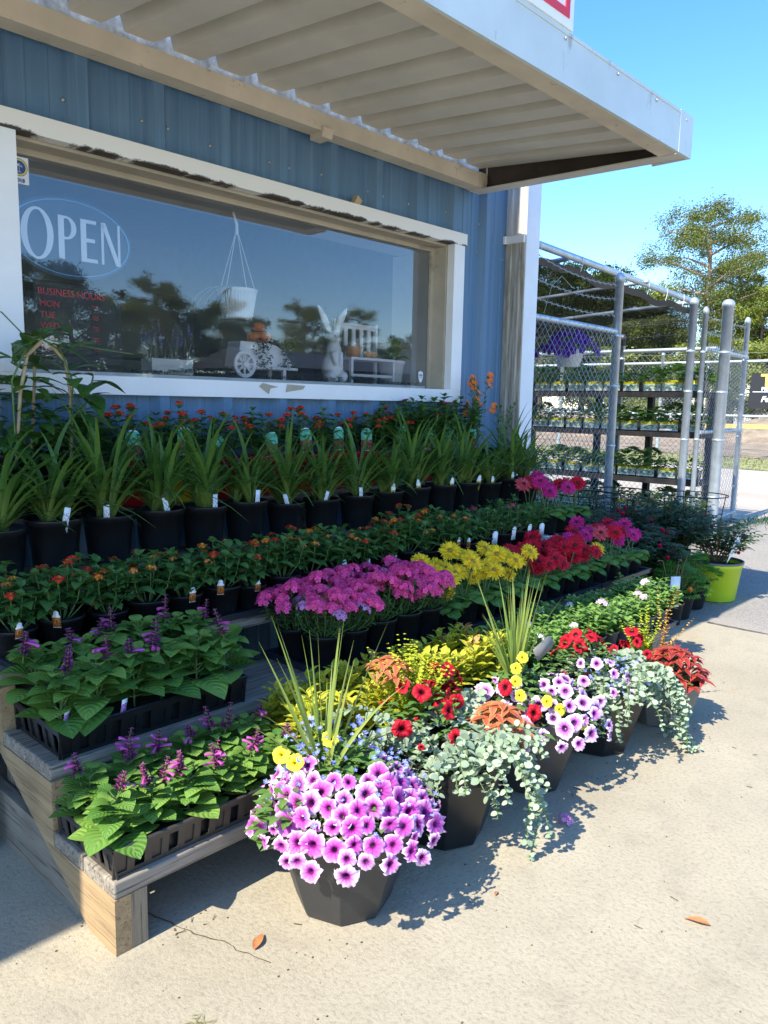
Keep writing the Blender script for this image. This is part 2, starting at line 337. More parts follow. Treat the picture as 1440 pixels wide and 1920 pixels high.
# ------------------------------------------------------------------ mesh helpers
class MB:
    def __init__(s): s.V = []; s.F = []; s.U = []; s.Mi = []; s.n = 0
    def add(s, V, F, U=None, mat=0):
        V = np.asarray(V, float).reshape(-1, 3); k = s.n
        s.V.append(V); s.U.append(np.zeros((len(V), 2)) if U is None else np.asarray(U, float).reshape(-1, 2))
        s.F += [tuple(i+k for i in f) for f in F]
        if isinstance(mat, list): s.Mi += mat
        else: s.Mi += [mat]*len(F)
        s.n += len(V)
    def grid(s, P, mat=0, U=None, wrap=False):
        P = np.asarray(P, float); m, n = P.shape[:2]
        if U is None:
            U = np.stack(np.meshgrid(np.linspace(0, 1, n), np.linspace(0, 1, m)), -1)
        F = []
        for i in range(m-1):
            for j in range(n if wrap else n-1):
                j2 = (j+1) % n; F.append((i*n+j, i*n+j2, (i+1)*n+j2, (i+1)*n+j))
        s.add(P, F, U, mat)
    def merge(s, o, mtx):
        A = np.array(mtx)
        V = np.concatenate(o.V) @ A[:3, :3].T + A[:3, 3]; k = s.n
        s.V.append(V); s.U.append(np.concatenate(o.U)); s.F += [tuple(i+k for i in f) for f in o.F]; s.Mi += o.Mi; s.n += len(V)
    def box(s, a, b, mat=0, tilt=None):
        x0, y0, z0 = a; x1, y1, z1 = b
        V = np.array([(x0, y0, z0), (x1, y0, z0), (x1, y1, z0), (x0, y1, z0), (x0, y0, z1), (x1, y0, z1), (x1, y1, z1), (x0, y1, z1)], float)
        if tilt is not None: V = V @ np.array(tilt)[:3, :3].T + np.array(tilt)[:3, 3]
        s.add(V, [(0, 3, 2, 1), (4, 5, 6, 7), (0, 1, 5, 4), (1, 2, 6, 5), (2, 3, 7, 6), (3, 0, 4, 7)], [(0, 0), (1, 0), (1, 0), (0, 0), (0, 1), (1, 1), (1, 1), (0, 1)], mat)
    def tube(s, pts, r, sides=6, mat=0, caps=True):
        pts = [Vector(p) for p in pts]; n = len(pts)
        rs = [r]*n if isinstance(r, (int, float)) else r
        P = []; prev = None
        for i, p in enumerate(pts):
            d = (pts[min(i+1, n-1)] - pts[max(i-1, 0)]).normalized()
            u = d.orthogonal().normalized() if prev is None else (prev - d*prev.dot(d)).normalized()
            prev = u; w = d.cross(u)
            P.append([p + (u*math.cos(a)+w*math.sin(a))*rs[i] for a in [2*PI*k/sides for k in range(sides)]])
        s.grid(np.array([[list(q) for q in row] for row in P]), mat, wrap=True)
        if caps:
            s.add([list(q) for q in P[0]], [tuple(range(sides))[::-1]], None, mat); s.add([list(q) for q in P[-1]], [tuple(range(sides))], None, mat)
    def lathe(s, prof, sides=24, mat=0, c=(0, 0, 0), phase=0):
        P = [[(c[0]+r*math.cos(2*PI*k/sides+phase), c[1]+r*math.sin(2*PI*k/sides+phase), c[2]+z) for k in range(sides)] for r, z in prof]
        s.grid(P, mat, wrap=True)
    def prism(s, pts, axis, a, b, mat=0):
        """outline pts in the plane across `axis`, extruded from a to b"""
        def mk(p, t):
            q = list(p); q.insert(axis, t); return q
        n = len(pts); V = [mk(p, a) for p in pts] + [mk(p, b) for p in pts]
        F = [tuple(range(n))[::-1], tuple(range(n, 2*n))] + [(i, (i+1) % n, n+(i+1) % n, n+i) for i in range(n)]
        s.add(V, F, [(p[0], p[1]) for p in pts]*2, mat)
    def ball(s, c, r, mat=0, sides=10, rings=6, sc=(1, 1, 1)):
        P = []
        for i in range(rings+1):
            a = PI*i/rings; P.append([(c[0]+sc[0]*r*math.sin(a)*math.cos(2*PI*k/sides), c[1]+sc[1]*r*math.sin(a)*math.sin(2*PI*k/sides), c[2]-sc[2]*r*math.cos(a)) for k in range(sides)])
        s.grid(P, mat, wrap=True)
    def mesh(s, name, mats, smooth=True):
        me = bpy.data.meshes.new(name)
        V = np.concatenate(s.V); U = np.concatenate(s.U)
        me.from_pydata(V.tolist(), [], s.F)
        if isinstance(mats, str): mats = [mats]
        for m in mats: me.materials.append(M[m])
        me.polygons.foreach_set('material_index', s.Mi)
        if smooth: me.polygons.foreach_set('use_smooth', [True]*len(me.polygons))
        uv = me.uv_layers.new(name='uv'); li = np.zeros(len(me.loops), int); me.loops.foreach_get('vertex_index', li)
        uv.data.foreach_set('uv', U[li].ravel().astype(np.float32)); me.update()
        return me
    def build(s, name, mats, parent=None, loc=(0, 0, 0), smooth=False, rot=(0, 0, 0)):
        return link(name, s.mesh(name, mats, smooth), parent, loc, rot)
def link(name, me, parent=None, loc=(0, 0, 0), rot=(0, 0, 0), sc=1):
    o = bpy.data.objects.new(name, me); COL.objects.link(o); o.location = loc; o.rotation_euler = rot
    o.scale = (sc, sc, sc) if isinstance(sc, (int, float)) else sc
    if parent: o.parent = parent
    return o
def tag(o, label=None, cat=None, group=None, kind=None):
    if label: o['label'] = label
    if cat: o['category'] = cat
    if group: o['group'] = group
    if kind: o['kind'] = kind
    return o
def empty(name, loc=(0, 0, 0), rz=0, label=None, cat=None, group=None):
    o = bpy.data.objects.new(name, None); COL.objects.link(o); o.location = loc; o.rotation_euler = (0, 0, rz); o.empty_display_size = .05
    return tag(o, label, cat, group)
def copy_tree(o, parent=None):
    c = o.copy(); COL.objects.link(c); c.parent = parent
    for ch in [x for x in KIDS.get(o.name, [])]: copy_tree(ch, c)
    return c
KIDS = {}
def rekid():
    KIDS.clear()
    for o in bpy.data.objects:
        if o.parent: KIDS.setdefault(o.parent.name, []).append(o)
def structure(o): return tag(o, kind='structure')
ORD = ['first', 'second', 'third', 'fourth', 'fifth', 'sixth', 'seventh', 'eighth', 'ninth', 'tenth', 'eleventh', 'twelfth', 'thirteenth', 'fourteenth', 'fifteenth', 'sixteenth', 'seventeenth', 'eighteenth', 'nineteenth', 'twentieth']

PROF = {
 'heart': ([0, .06, .16, .30, .45, .60, .75, .88, 1], [0, .70, .97, 1, .96, .84, .62, .34, .0]),
 'ovate': ([0, .1, .25, .42, .6, .8, 1], [.05, .5, .88, 1, .82, .45, 0]),
 'lance': ([0, .15, .4, .7, 1], [.1, .7, 1, .6, 0]),
 'strap': ([0, .2, .4, .6, .8, 1], [.75, .9, 1, .95, .7, 0]),
 'round': ([0, .12, .35, .65, .88, 1], [.1, .72, 1, .97, .6, .1]),
 'petal': ([0, .35, .75, 1], [.35, .8, 1, .35]),
 'gerb':  ([0, .2, .4, .6, .8, 1], [.2, .35, .75, 1, .8, .15]),
 'mini':  ([0, .5, 1], [.1, 1, 0]),
}
ZV = Vector((0, 0, 1))
def leaf(mb, base, d, L, W, prof='ovate', droop=.35, fold=.15, mat=0, up=None, curl=0, cols=3):
    """one leaf blade starting at base, heading d, bending towards the ground"""
    ts, ws = PROF[prof]; d = Vector(d).normalized(); up = Vector(up) if up is not None else ZV
    s = d.cross(up)
    if s.length < .05: s = d.orthogonal()
    s.normalize(); nrm = s.cross(d).normalized()
    P = []; U = []
    for t, w in zip(ts, ws):
        c = Vector(base) + d*(L*t) - ZV*(droop*L*t*t) + nrm*(curl*L*math.sin(t*PI))
        row = []
        for k in range(cols):
            v = -1 + 2*k/(cols-1)
            back = -.07*L*abs(v)*(1-t)**3 if prof == 'heart' else 0
            row.append(list(c + s*(v*W*.5*w) + nrm*(fold*W*abs(v)*w) + d*back))
            U.append((.5+v*.5, t))
        P.append(row)
    mb.grid(np.array(P), mat, np.array(U))

def floret(r, n=5, mat=0, cup=.2):
    mb = MB(); V = [(0, 0, 0)]; U = [(0, 0)]
    for k in range(n):
        a = 2*PI*k/n; g = PI/n
        for da, rr in ((-g, .35), (-g*.72, .85), (-g*.2, 1), (g*.2, 1), (g*.72, .85)):
            V.append((r*rr*math.cos(a+da), r*rr*math.sin(a+da), cup*r*rr)); U.append((k/n, rr))
    m = len(V)-1; mb.add(V, [(0, 1+i, 1+(i+1) % m) for i in range(m)], U, mat); return mb
def frame(p, n, spin=0, sc=1):
    q = Vector(n).to_track_quat('Z', 'Y'); return Matrix.Translation(Vector(p)) @ q.to_matrix().to_4x4() @ Matrix.Rotation(spin, 4, 'Z') @ Matrix.Scale(sc, 4)
def dome(rnd, R, H, count, fr, mats=1, flat=.0, inner=None):
    """a head of florets over a dome; inner florets may take a second material"""
    mb = MB()
    for i in range(count):
        t = math.sqrt((i+.5)/count); a = i*2.39996+rnd.uniform(-.2, .2)
        p = Vector((R*t*math.cos(a), R*t*math.sin(a), H*(1-t*t))); n = Vector((p.x*.9, p.y*.9, R*(1-.5*t))) + Vector((rnd.uniform(-.2, .2)*R, rnd.uniform(-.2, .2)*R, 0))
        mb.merge(fr[1] if (inner and t < inner) else fr[0], frame(p, n, rnd.uniform(0, 6), rnd.uniform(.85, 1.15)))
    return mb

# ------------------------------------------------------------------ flower heads (each mesh made once, shared by its copies)
HEADS = {}
def heads():
    rnd = random.Random(3)
    def petunia(name, mat, R):
        n = 40; rows = [(.0, -.55), (.12, -.5), (.20, -.12), (.42, .03), (.72, .06), (.93, .02), (1.0, -.04)]
        for v in range(6):
            P = []; U = []
            ph = rnd.uniform(0, 6)
            for q, (t, h) in enumerate(rows):
                row = []
                for k in range(n):
                    a = 2*PI*k/n; lobe = 1 + (.055*math.cos(5*a) + .02*math.cos(10*a))*t*t + .03*math.sin(11*a+ph)*t*t + .02*math.sin(17*a+ph)*t*t + .05*math.cos(a+ph)*t
                    z = h + .07*math.cos(5*a+PI)*t*t + .10*math.sin(2*a+ph)*t*t + .06*math.sin(3*a+ph)*t*t + .10*math.sin(13*a+ph)*t**4 + .07*math.sin(8*a+2*ph)*t**4
                    row.append((R*t*lobe*math.cos(a), R*t*lobe*math.sin(a), R*z)); U.append((k/n, t))
                P.append(row)
            mb = MB(); mb.grid(P, 0, np.array(U), wrap=True)
            mb.tube([(0, 0, -.5*R), (0, 0, -1.3*R)], [R*.13, R*.05], 6, 1)
            HEADS.setdefault(name, []).append(mb.mesh(name, [mat, 'leaf_petunia']))
    petunia('petunia', 'petal_petunia', .0265); petunia('petunia_pale', 'petal_petunia_pale', .025); petunia('petunia_red', 'petal_red', .025)
    petunia('calibrachoa', 'petal_calibrachoa', .016); petunia('petunia_violet', 'petal_violet', .03)
    def gerbera(name, mat, eye, R=.041):
        for v in range(3):
            mb = MB()
            for lay, (n, rr, el) in enumerate(((26, 1, -.02), (24, .88, .16), (16, .5, .45))):
                for k in range(n):
                    a = 2*PI*(k+.5*(lay % 2)+rnd.uniform(-.35, .35))/n; e = el + rnd.uniform(-.16, .16)
                    d = Vector((math.cos(a), math.sin(a), e)); leaf(mb, d*R*.14, d, R*rr*rnd.uniform(.78, 1.02), R*.19, 'gerb', droop=.10, fold=-.10, mat=0)
            mb.ball((0, 0, .004), R*.22, 1, 12, 5, (1, 1, .55)); mb.lathe([(.001, -.012), (R*.2, -.008), (R*.26, 0)], 12, 2)
            HEADS.setdefault(name, []).append(mb.mesh(name, [mat, eye, 'stem_green']))
    gerbera('gerbera_yellow', 'petal_gerbera_yellow', 'gerbera_eye'); gerbera('gerbera_red', 'petal_gerbera_red', 'gerbera_eye_dark')
    gerbera('gerbera_magenta', 'petal_gerbera_magenta', 'gerbera_eye_dark'); gerbera('gerbera_coral', 'petal_gerbera_coral', 'gerbera_eye_dark')
    gerbera('gerbera_white', 'petal_white', 'gerbera_eye')
    def cluster(name, m1, m2, R, H, cnt, fr, inner=None, n=5):
        for v in range(4):
            h = dome(rnd, R*rnd.uniform(.85, 1.1), H, cnt, (floret(fr, n, 0), floret(fr, n, 1)), inner=inner)
            h.tube([(0, 0, -.02), (0, 0, H*.5)], [.0015, .0015], 4, 2)
            HEADS.setdefault(name, []).append(h.mesh(name, [m1, m2, 'stem_green']))
    cluster('lantana_orange', 'petal_orange', 'petal_yellow_small', .014, .008, 16, .0048, .5, 4)
    cluster('lantana_scarlet', 'petal_scarlet', 'petal_coral', .015, .008, 16, .005, .4, 4)
    cluster('lantana_coral', 'petal_coral', 'petal_yellow_small', .013, .007, 13, .0045, .45, 4)
    cluster('verbena_pink', 'petal_pink', 'petal_pink', .029, .018, 24, .0095)
    cluster('verbena_orchid', 'petal_orchid', 'petal_orchid', .028, .016, 22, .008)
    cluster('verbena_ice', 'petal_icyblue', 'petal_white', .028, .016, 24, .008)
    cluster('verbena_blush', 'petal_blush', 'petal_blush', .024, .014, 20, .009)
    cluster('verbena_white', 'petal_white', 'petal_white', .022, .012, 16, .008)
    cluster('penta_pink', 'petal_hotpink', 'petal_orchid', .018, .008, 16, .007, .3)
    # salvia spike: whorls of purple bracts and a few long magenta tubes
    for v in range(4):
        mb = MB(); H = rnd.uniform(.035, .075); mb.tube([(0, 0, -.02), (0, 0, H)], [.002, .0012], 5, 2)
        nl = int(H/.009)
        for i in range(nl):
            z = .004+H*i/nl; s = 1-.6*i/nl
            for k in range(6):
                a = k*PI/3+i*.5+rnd.uniform(-.2, .2); d = Vector((math.cos(a), math.sin(a), rnd.uniform(.3, .9)))
                leaf(mb, (0, 0, z), d, .019*s*rnd.uniform(.7, 1.3), .0105*s, 'ovate', .1, .35, 0)
        for i in range(rnd.choice([2, 3, 5, 6])):
            a = rnd.uniform(0, 6.28); z = rnd.uniform(.1, .6)*H; d = Vector((math.cos(a), math.sin(a), rnd.uniform(-.1, .5)))
            p = Vector((0, 0, z)); L = rnd.uniform(.022, .036); mb.tube([p, p+d*L*.6, p+d*L-ZV*.003], [.0018, .0033, .0045], 6, 1)
        HEADS.setdefault('salvia_spike', []).append(mb.mesh('salvia_spike', ['bract_purple', 'corolla_magenta', 'stem_green']))
    # mandevilla trumpet, canna-like orange bloom
    for nm, mt, R in (('mandevilla', 'petal_hotpink', .034), ('orange_bloom', 'petal_coral', .022)):
        for v in range(2):
            mb = MB()
            for k in range(5):
                a = 2*PI*k/5+rnd.uniform(-.1, .1); d = Vector((math.cos(a), math.sin(a), .35)); leaf(mb, (0, 0, 0), d, R, R*.85, 'petal', .15, .1, 0)
            mb.tube([(0, 0, .0), (0, 0, -R)], [R*.25, R*.08], 6, 1); HEADS.setdefault(nm, []).append(mb.mesh(nm, [mt, 'stem_green']))
    # rosebud
    for v in range(2):
        mb = MB()
        for k in range(9):
            a = k*2.4; d = Vector((math.cos(a)*.5, math.sin(a)*.5, 1)); leaf(mb, (0, 0, 0), d, .02, .02, 'round', -.1, .35, 0, up=Vector((-math.cos(a), -math.sin(a), .2)))
        HEADS.setdefault('rosebud', []).append(mb.mesh('rosebud', ['petal_hotpink']))
heads()
def bloom(rnd, kind, root, p, n, sc=1, name='flower'):
    me = rnd.choice(HEADS[kind]); o = link(name, me, root, p, (0, 0, 0), sc)
    if name == 'petunia_flower': o.scale = (sc*rnd.uniform(.86, 1.1), sc*rnd.uniform(.86, 1.1), sc*rnd.uniform(.7, 1.9))
    o.rotation_euler = (Vector(n).to_track_quat('Z', 'Y') @ Euler((0, 0, rnd.uniform(0, 6))).to_quaternion()).to_euler()
    return o

# ------------------------------------------------------------------ pots and cards
POTM = {}
def round_pot(rt, rb, h, mat='black_plastic', lip=.004, soil=True, ribs=False, sides=28):
    key = (rt, rb, h, mat)
    if key not in POTM:
        mb = MB(); lh = h*.12
        mb.lathe([(.0001, .001), (rb*.97, .001), (rb, .004), (rt-lip*.6, h-lh), (rt+lip*.4, h-lh), (rt+lip, h-.002), (rt+lip, h), (rt-lip*.5, h), (rt-lip, h-lh*.9), (rt-lip*2, h*.86)], sides)
        POTM[key] = mb.mesh('pot', [mat])
        sb = MB(); sb.lathe([(.0001, h*.885), (rt*.5, h*.89), (rt-lip*1.5, h*.88)], 14); POTM[key+('s',)] = sb.mesh('soil', ['soil'])
    return POTM[key], POTM[key+('s',)]
def add_pot(root, *a, z=0, **k):
    p, s = round_pot(*a, **k); o = link('pot', p, root, (0, 0, z)); link('soil', s, o); return o
CARDM = {}
def card_mesh(w, h, arch, mat):
    key = (w, h, arch, mat)
    if key not in CARDM:
        mb = MB(); n = 8; out = [(-w/2, 0), (w/2, 0)]
        if arch:
            out += [(w/2, h-w*.7), (w*.36, h-w*.6)] if arch == 2 else [(w/2, h-w/2)]
            r = w*.36 if arch == 2 else w/2; zc = h-w*.36-.0 if arch == 2 else h-w/2
            out += [(r*math.cos(PI*i/n), zc+r*math.sin(PI*i/n)) for i in range(1, n)]
            out += [(-w*.36, h-w*.6), (-w/2, h-w*.7)] if arch == 2 else [(-w/2, h-w/2)]
        else: out += [(w/2, h), (-w/2, h)]
        V = [(x, y, z) for y in (-.0004, .0004) for x, z in out]; m = len(out)
        F = [tuple(range(m)), tuple(range(m, 2*m))[::-1]] + [(i, m+i, m+(i+1) % m, (i+1) % m) for i in range(m)]
        mb.add(V, F, [(x/w+.5, z/h) for x, z in out]*2); CARDM[key] = mb.mesh('plant_tag', [mat])
    return CARDM[key]
def add_card(root, p, w=.022, h=.07, arch=0, mat='card_handwritten', rz=0, lean=0, roll=0, name='plant_tag'):
    return link(name, card_mesh(w, h, arch, mat), root, p, (lean, roll, rz))

def stem_to(mb, a, b, r=.0016, mat=1, sag=0, sides=4):
    a = Vector(a); b = Vector(b); m = (a+b)/2+Vector((0, 0, sag)); mb.tube([a, m, b], [r*1.3, r, r*.7], sides, mat, caps=False)

# ------------------------------------------------------------------ plant kinds: each returns an Empty with its parts
def salvia(rnd, size=1, spikes=2, leafm='leaf_salvia'):
    root = empty('salvia_plant'); mb = MB(); top = .085*size
    mb.tube([(0, 0, -.02), (0, 0, top)], [.003, .002], 5, 1)
    for i in range(6):
        z = .005+top*i/5; a0 = i*PI/2+rnd.uniform(-.3, .3)
        m_ = 3 if i < 5 else 4
        for k in range(m_):
            a = a0+k*2*PI/m_+rnd.uniform(-.3, .3); L = (.082-.009*i)*size*rnd.uniform(.8, 1.12) if i < 5 else .032*size
            d = Vector((math.cos(a), math.sin(a), .35+.12*i)); b = Vector((0, 0, z))+d.normalized()*.022*size
            stem_to(mb, (0, 0, z), b); leaf(mb, b, Vector((d.x, d.y, d.z*.6)), L, L*.93, 'heart', rnd.uniform(.15, .5), .08, 0, cols=5)
    for k in range(4):
        a = rnd.uniform(0, 6.28); q = Vector((.03*math.cos(a), .03*math.sin(a), top*rnd.uniform(.6, 1.1)))
        stem_to(mb, (0, 0, top*.3), q)
        for j in range(4):
            b = a+j*PI/2; L = .05*size*rnd.uniform(.8, 1.2); leaf(mb, q, Vector((math.cos(b), math.sin(b), .4)), L, L*.8, 'heart', .4, .12, 0, cols=5)
    mb.build('foliage', [leafm, 'stem_green'], root, smooth=True)
    for k in range(spikes):
        x, y = rnd.uniform(-.03, .03), rnd.uniform(-.03, .03)
        bloom(rnd, 'salvia_spike', root, (x, y, top+.012), (rnd.uniform(-.3, .3), rnd.uniform(-.3, .3), 1), 1.05, 'flower_spike')
    return root

def shrublet(rnd, name, H, R, stems, L, W, prof, leafm, flowers=(), nf=0, fs=1, base=.0, droop=.35, node=.022, fold=.15, fup=.012, extra=None, spread=1.0, fname='flower'):
    """bushy potted plant: several leafy stems, flower heads on top"""
    root = empty(name); mb = MB(); tips = []
    for i in range(stems):
        a = i*2.39996+rnd.uniform(-.3, .3); t = math.sqrt((i+.5)/stems); r = R*t*spread*rnd.uniform(.8, 1.1); h = H*(1-.35*t*t)*rnd.uniform(.8, 1.12)
        p0 = Vector((.25*r*math.cos(a), .25*r*math.sin(a), base)); p2 = Vector((r*math.cos(a), r*math.sin(a), base+h)); p1 = (p0+p2)/2+Vector((r*.18*math.cos(a), r*.18*math.sin(a), -.02*H))
        mb.tube([p0, p1, p2], [.0022, .0018, .0012], 4, 1, caps=False); n = max(2, int((p2-p0).length/node))
        for k in range(n):
            u = .2+.8*(k+1)/n; p = p0.lerp(p1, u*2) if u < .5 else p1.lerp(p2, u*2-1)
            for side in (0, 1):
                b = k*PI/2+side*PI+a+rnd.uniform(-.5, .5); s = rnd.uniform(.75, 1.15)*(1 if k < n-1 else .6)
                d = Vector((math.cos(b), math.sin(b), rnd.uniform(.15, .7)))
                leaf(mb, p, d, L*s, W*s, prof, droop, fold, 0)
        for j in range(3):
            b = rnd.uniform(0, 6.28); leaf(mb, p2, Vector((math.cos(b), math.sin(b), 1)), L*.6, W*.55, prof, droop*.6, fold, 0)
        tips.append((p2, (p2-p0).normalized()))
    if extra: extra(mb, rnd)
    mb.build('foliage', [leafm, 'stem_green'], root, smooth=True)
    rnd.shuffle(tips)
    for k in range(min(nf, len(tips))):
        p, d = tips[k]; bloom(rnd, rnd.choice(flowers), root, p+Vector((0, 0, fup*rnd.uniform(.7, 1.6))), d+Vector((rnd.uniform(-.3, .3), rnd.uniform(-.3, .3), .9)), fs*rnd.uniform(.85, 1.15), fname)
    return root

def daylily(rnd, n=26, L=.30):
    root = empty('daylily_plant'); add_pot(root, .082, .064, .165, sides=32); mb = MB()
    for f in range(6):
        fx, fy, fa = rnd.uniform(-.03, .03), rnd.uniform(-.03, .03), rnd.uniform(0, PI)
        for i in range(n//3):
            side = 1 if i % 2 else -1; a = fa+(0 if side > 0 else PI)+rnd.uniform(-.35, .35); lean = .08+.72*i/(n//3)+rnd.uniform(-.06, .1)
            d = Vector((math.cos(a)*lean, math.sin(a)*lean, 1)).normalized(); l = L*rnd.uniform(.72, 1.2)*(1.12-.3*i/(n//3))
            p = Vector((fx, fy, .145)); s = d.cross(ZV); s = (s.normalized() if s.length > .05 else Vector((1, 0, 0)))
            P = []; U = []; m = 9; dr = rnd.uniform(.55, 1.15)*(.5+.75*lean)
            for k in range(m):
                t = k/(m-1); hor = Vector((math.cos(a), math.sin(a), 0))
                c = p+d*l*t+hor*(l*.42*t*t*dr)-ZV*(l*dr*.62*t**2.6); w = .0185*rnd.uniform(.85, 1.1)*(1 if t < .5 else max(.02, 1-(t-.5)*1.95))
                for v in (-1, 0, 1): P.append(list(c+s*(v*w*.5)+hor*(abs(v)*-.25*w))); U.append((.5+v*.5, t))
            mb.grid(np.array(P).reshape(m, 3, 3), 0, np.array(U))
    mb.build('foliage', ['leaf_lily'], root, smooth=True)
    return root

def gerbera_plant(rnd, kinds, nf=4, pot=True, H=.17):
    root = empty('gerbera_plant')
    if pot: add_pot(root, .062, .045, .10)
    z0 = .088; mb = MB()
    for i in range(13):
        a = i*2.39996; el = .25+.75*(i/13); d = Vector((math.cos(a), math.sin(a), el)); L = rnd.uniform(.10, .135)
        P = Vector((0, 0, z0)); ts = [0, .1, .22, .36, .5, .64, .78, .9, 1]; ws = [.06, .12, .42, .62, .78, .95, 1, .7, .05]
        s = d.normalized().cross(ZV).normalized(); rows = []; U = []
        for t, w in zip(ts, ws):
            c = P+d.normalized()*L*t-ZV*(.55*L*t*t)
            for v in (-1, -.5, 0, .5, 1):
                wav = .08*math.sin(t*19+v*2)*abs(v); rows.append(list(c+s*(v*.078*.5*(w+.12*math.sin(t*22)*abs(v)))+ZV*(.010*abs(v)+.012*wav))); U.append((.5+v*.5, t))
        mb.grid(np.array(rows).reshape(9, 5, 3), 0, np.array(U))
    stems = []
    for k in range(nf):
        a = k*2.4+rnd.uniform(0, 1); r = rnd.uniform(.015, .06); p = Vector((r*math.cos(a)-.01, r*math.sin(a)-.01, z0+H*rnd.uniform(.38, 1.0)))
        stem_to(mb, (0, 0, z0), p-ZV*.008, .0026, 1, sides=5); stems.append(p)
    mb.build('foliage', ['leaf_gerbera', 'stem_green'], root, smooth=True)
    for p in stems: bloom(rnd, rnd.choice(kinds), root, p, (p.x*2.5-.30, p.y*2.5-.38, .50), rnd.uniform(.88, 1.12))
    return root

def spike_grass(mb, rnd, c, n, L, mat, lean=.75):
    for i in range(n):
        a = rnd.uniform(0, 6.28); ln = rnd.uniform(.05, lean); d = Vector((math.cos(a)*ln, math.sin(a)*ln, 1)).normalized(); l = L*rnd.uniform(.55, 1.1)
        s = d.orthogonal().normalized(); s = (Matrix.Rotation(rnd.uniform(0, 6), 3, d) @ s); P = []; U = []; m = 7
        dr = rnd.uniform(0, .8)*ln
        for k in range(m):
            t = k/(m-1); q = Vector(c)+d*l*t-ZV*dr*l*t*t+Vector((math.cos(a), math.sin(a), 0))*(dr*.4*l*t*t); w = .0115*(.7+.6*t if t < .35 else max(.03, .91*(1-(t-.35)/.66)))
            for v in (-1, 0, 1): P.append(list(q+s*v*w*.5+d.cross(s)*abs(v)*w*.25)); U.append((.5+v*.5, t))
        mb.grid(np.array(P).reshape(m, 3, 3), mat, np.array(U))

OCT = {}
def planter_pot(root, rt=.185, rb=.115, h=.255, mat='planter_plastic', rz=PI/8, name='pot'):
    mb = MB()
    mb.lathe([(.001, .002), (rb*.96, .002), (rb, .01), (rb*1.03, .02), ((rb+rt)*.5*.97, h*.42), (rt*.955, h*.78), (rt*.965, h*.80), (rt*.965, h*.86), (rt*.985, h*.865), (rt, h*.985), (rt*.99, h), (rt*.955, h), (rt*.94, h*.9)], 8, phase=rz)
    me = mb.mesh(name, [mat], smooth=False); o = link(name, me, root)
    b = o.modifiers.new('bevel', 'BEVEL'); b.width = .005; b.segments = 3; b.limit_method = 'ANGLE'; b.angle_limit = R_(25)
    sb = MB(); sb.lathe([(.001, h*.93), (rt*.93, h*.92)], 8, phase=rz); sb.build('soil', ['soil'], o); return o

def trailing(mb, rnd, starts, leafL, mat_leaf=0, mat_stem=1, node=.02, prof='round'):
    """stems that spill over the rim; starts = (point, heading, length, first rise)"""
    for p, d, L, rise in starts:
        p = Vector(p); d = Vector(d).normalized(); v = Vector((d.x, d.y, rise)).normalized(); pts = [p.copy()]; n = int(L/node)
        for k in range(n):
            v = (v+Vector((rnd.uniform(-.16, .16), rnd.uniform(-.16, .16), -.16))).normalized(); q = p+v*node
            if q.z < .012: q.z = .012+rnd.uniform(0, .01); v.z = max(v.z, 0); v = (v+Vector((d.x, d.y, 0))*.3).normalized()
            p = q; pts.append(p.copy())
            b = k*1.57
            for sd in (0, 1):
                w = v.orthogonal().normalized(); w = Matrix.Rotation(b+sd*PI+rnd.uniform(-.7, .7), 3, v) @ w; w = w+Vector((rnd.uniform(-.4, .4), rnd.uniform(-.4, .4), rnd.uniform(-.2, .4))); s = leafL*rnd.uniform(.55, 1.25)*(1-.45*k/n)
                leaf(mb, p, w+v*.35+ZV*.15, s, s*.88, prof, .15, .12, mat_leaf, up=ZV+Vector((rnd.uniform(-.8, .3), rnd.uniform(-.8, .3), 0)))
        if len(pts) > 2: mb.tube(pts, .0016, 4, mat_stem, caps=False)

def mound(mb, rnd, c, R, H, count, L, W, prof, mat, droop=.3):
    for i in range(count):
        t = math.sqrt(rnd.random()); a = rnd.uniform(0, 6.28); lay = rnd.uniform(.72, 1.0)
        p = Vector((c[0]+R*t*math.cos(a)*lay, c[1]+R*t*math.sin(a)*lay, c[2]+H*(1-t*t)*lay)); b = a+rnd.uniform(-1.4, 1.4); s = rnd.uniform(.7, 1.2)
        leaf(mb, p, Vector((math.cos(b), math.sin(b), rnd.uniform(.0, .9))), L*s, W*s, prof, droop, .15, mat)

def petunias(rnd, root, kind, c, R, H, n, a0=0, a1=2*PI, tmin=.2, sc=1, low=.6, sp=.042, name='flower', taken=None):
    """blooms spaced over the mound's outer surface"""
    taken = [] if taken is None else taken; tries = 0; made = 0
    while made < n and tries < n*60:
        tries += 1; t = rnd.uniform(tmin, 1.12); a = rnd.uniform(a0, a1)
        z = H*(1-t*t) if t < 1 else -H*low*(t-1)*6*rnd.random()
        p = Vector((c[0]+R*t*math.cos(a), c[1]+R*t*math.sin(a), c[2]+z+.01))
        if any((p-q).length < sp for q in taken): continue
        taken.append(p); nr = Vector((math.cos(a)*(.35+t), math.sin(a)*(.35+t), 1.15-.75*t))+Vector((-.35, -.35, .1))+Vector((rnd.uniform(-.6, .6), rnd.uniform(-.6, .6), rnd.uniform(-.4, .4)))
        q = rnd.random(); bloom(rnd, kind, root, p, nr if q > .14 else Vector((nr.x*1.5, nr.y*1.5, -.2)), sc*(rnd.uniform(.78, 1.18) if q > .14 else rnd.uniform(.45, .8)), name); made += 1
    return taken
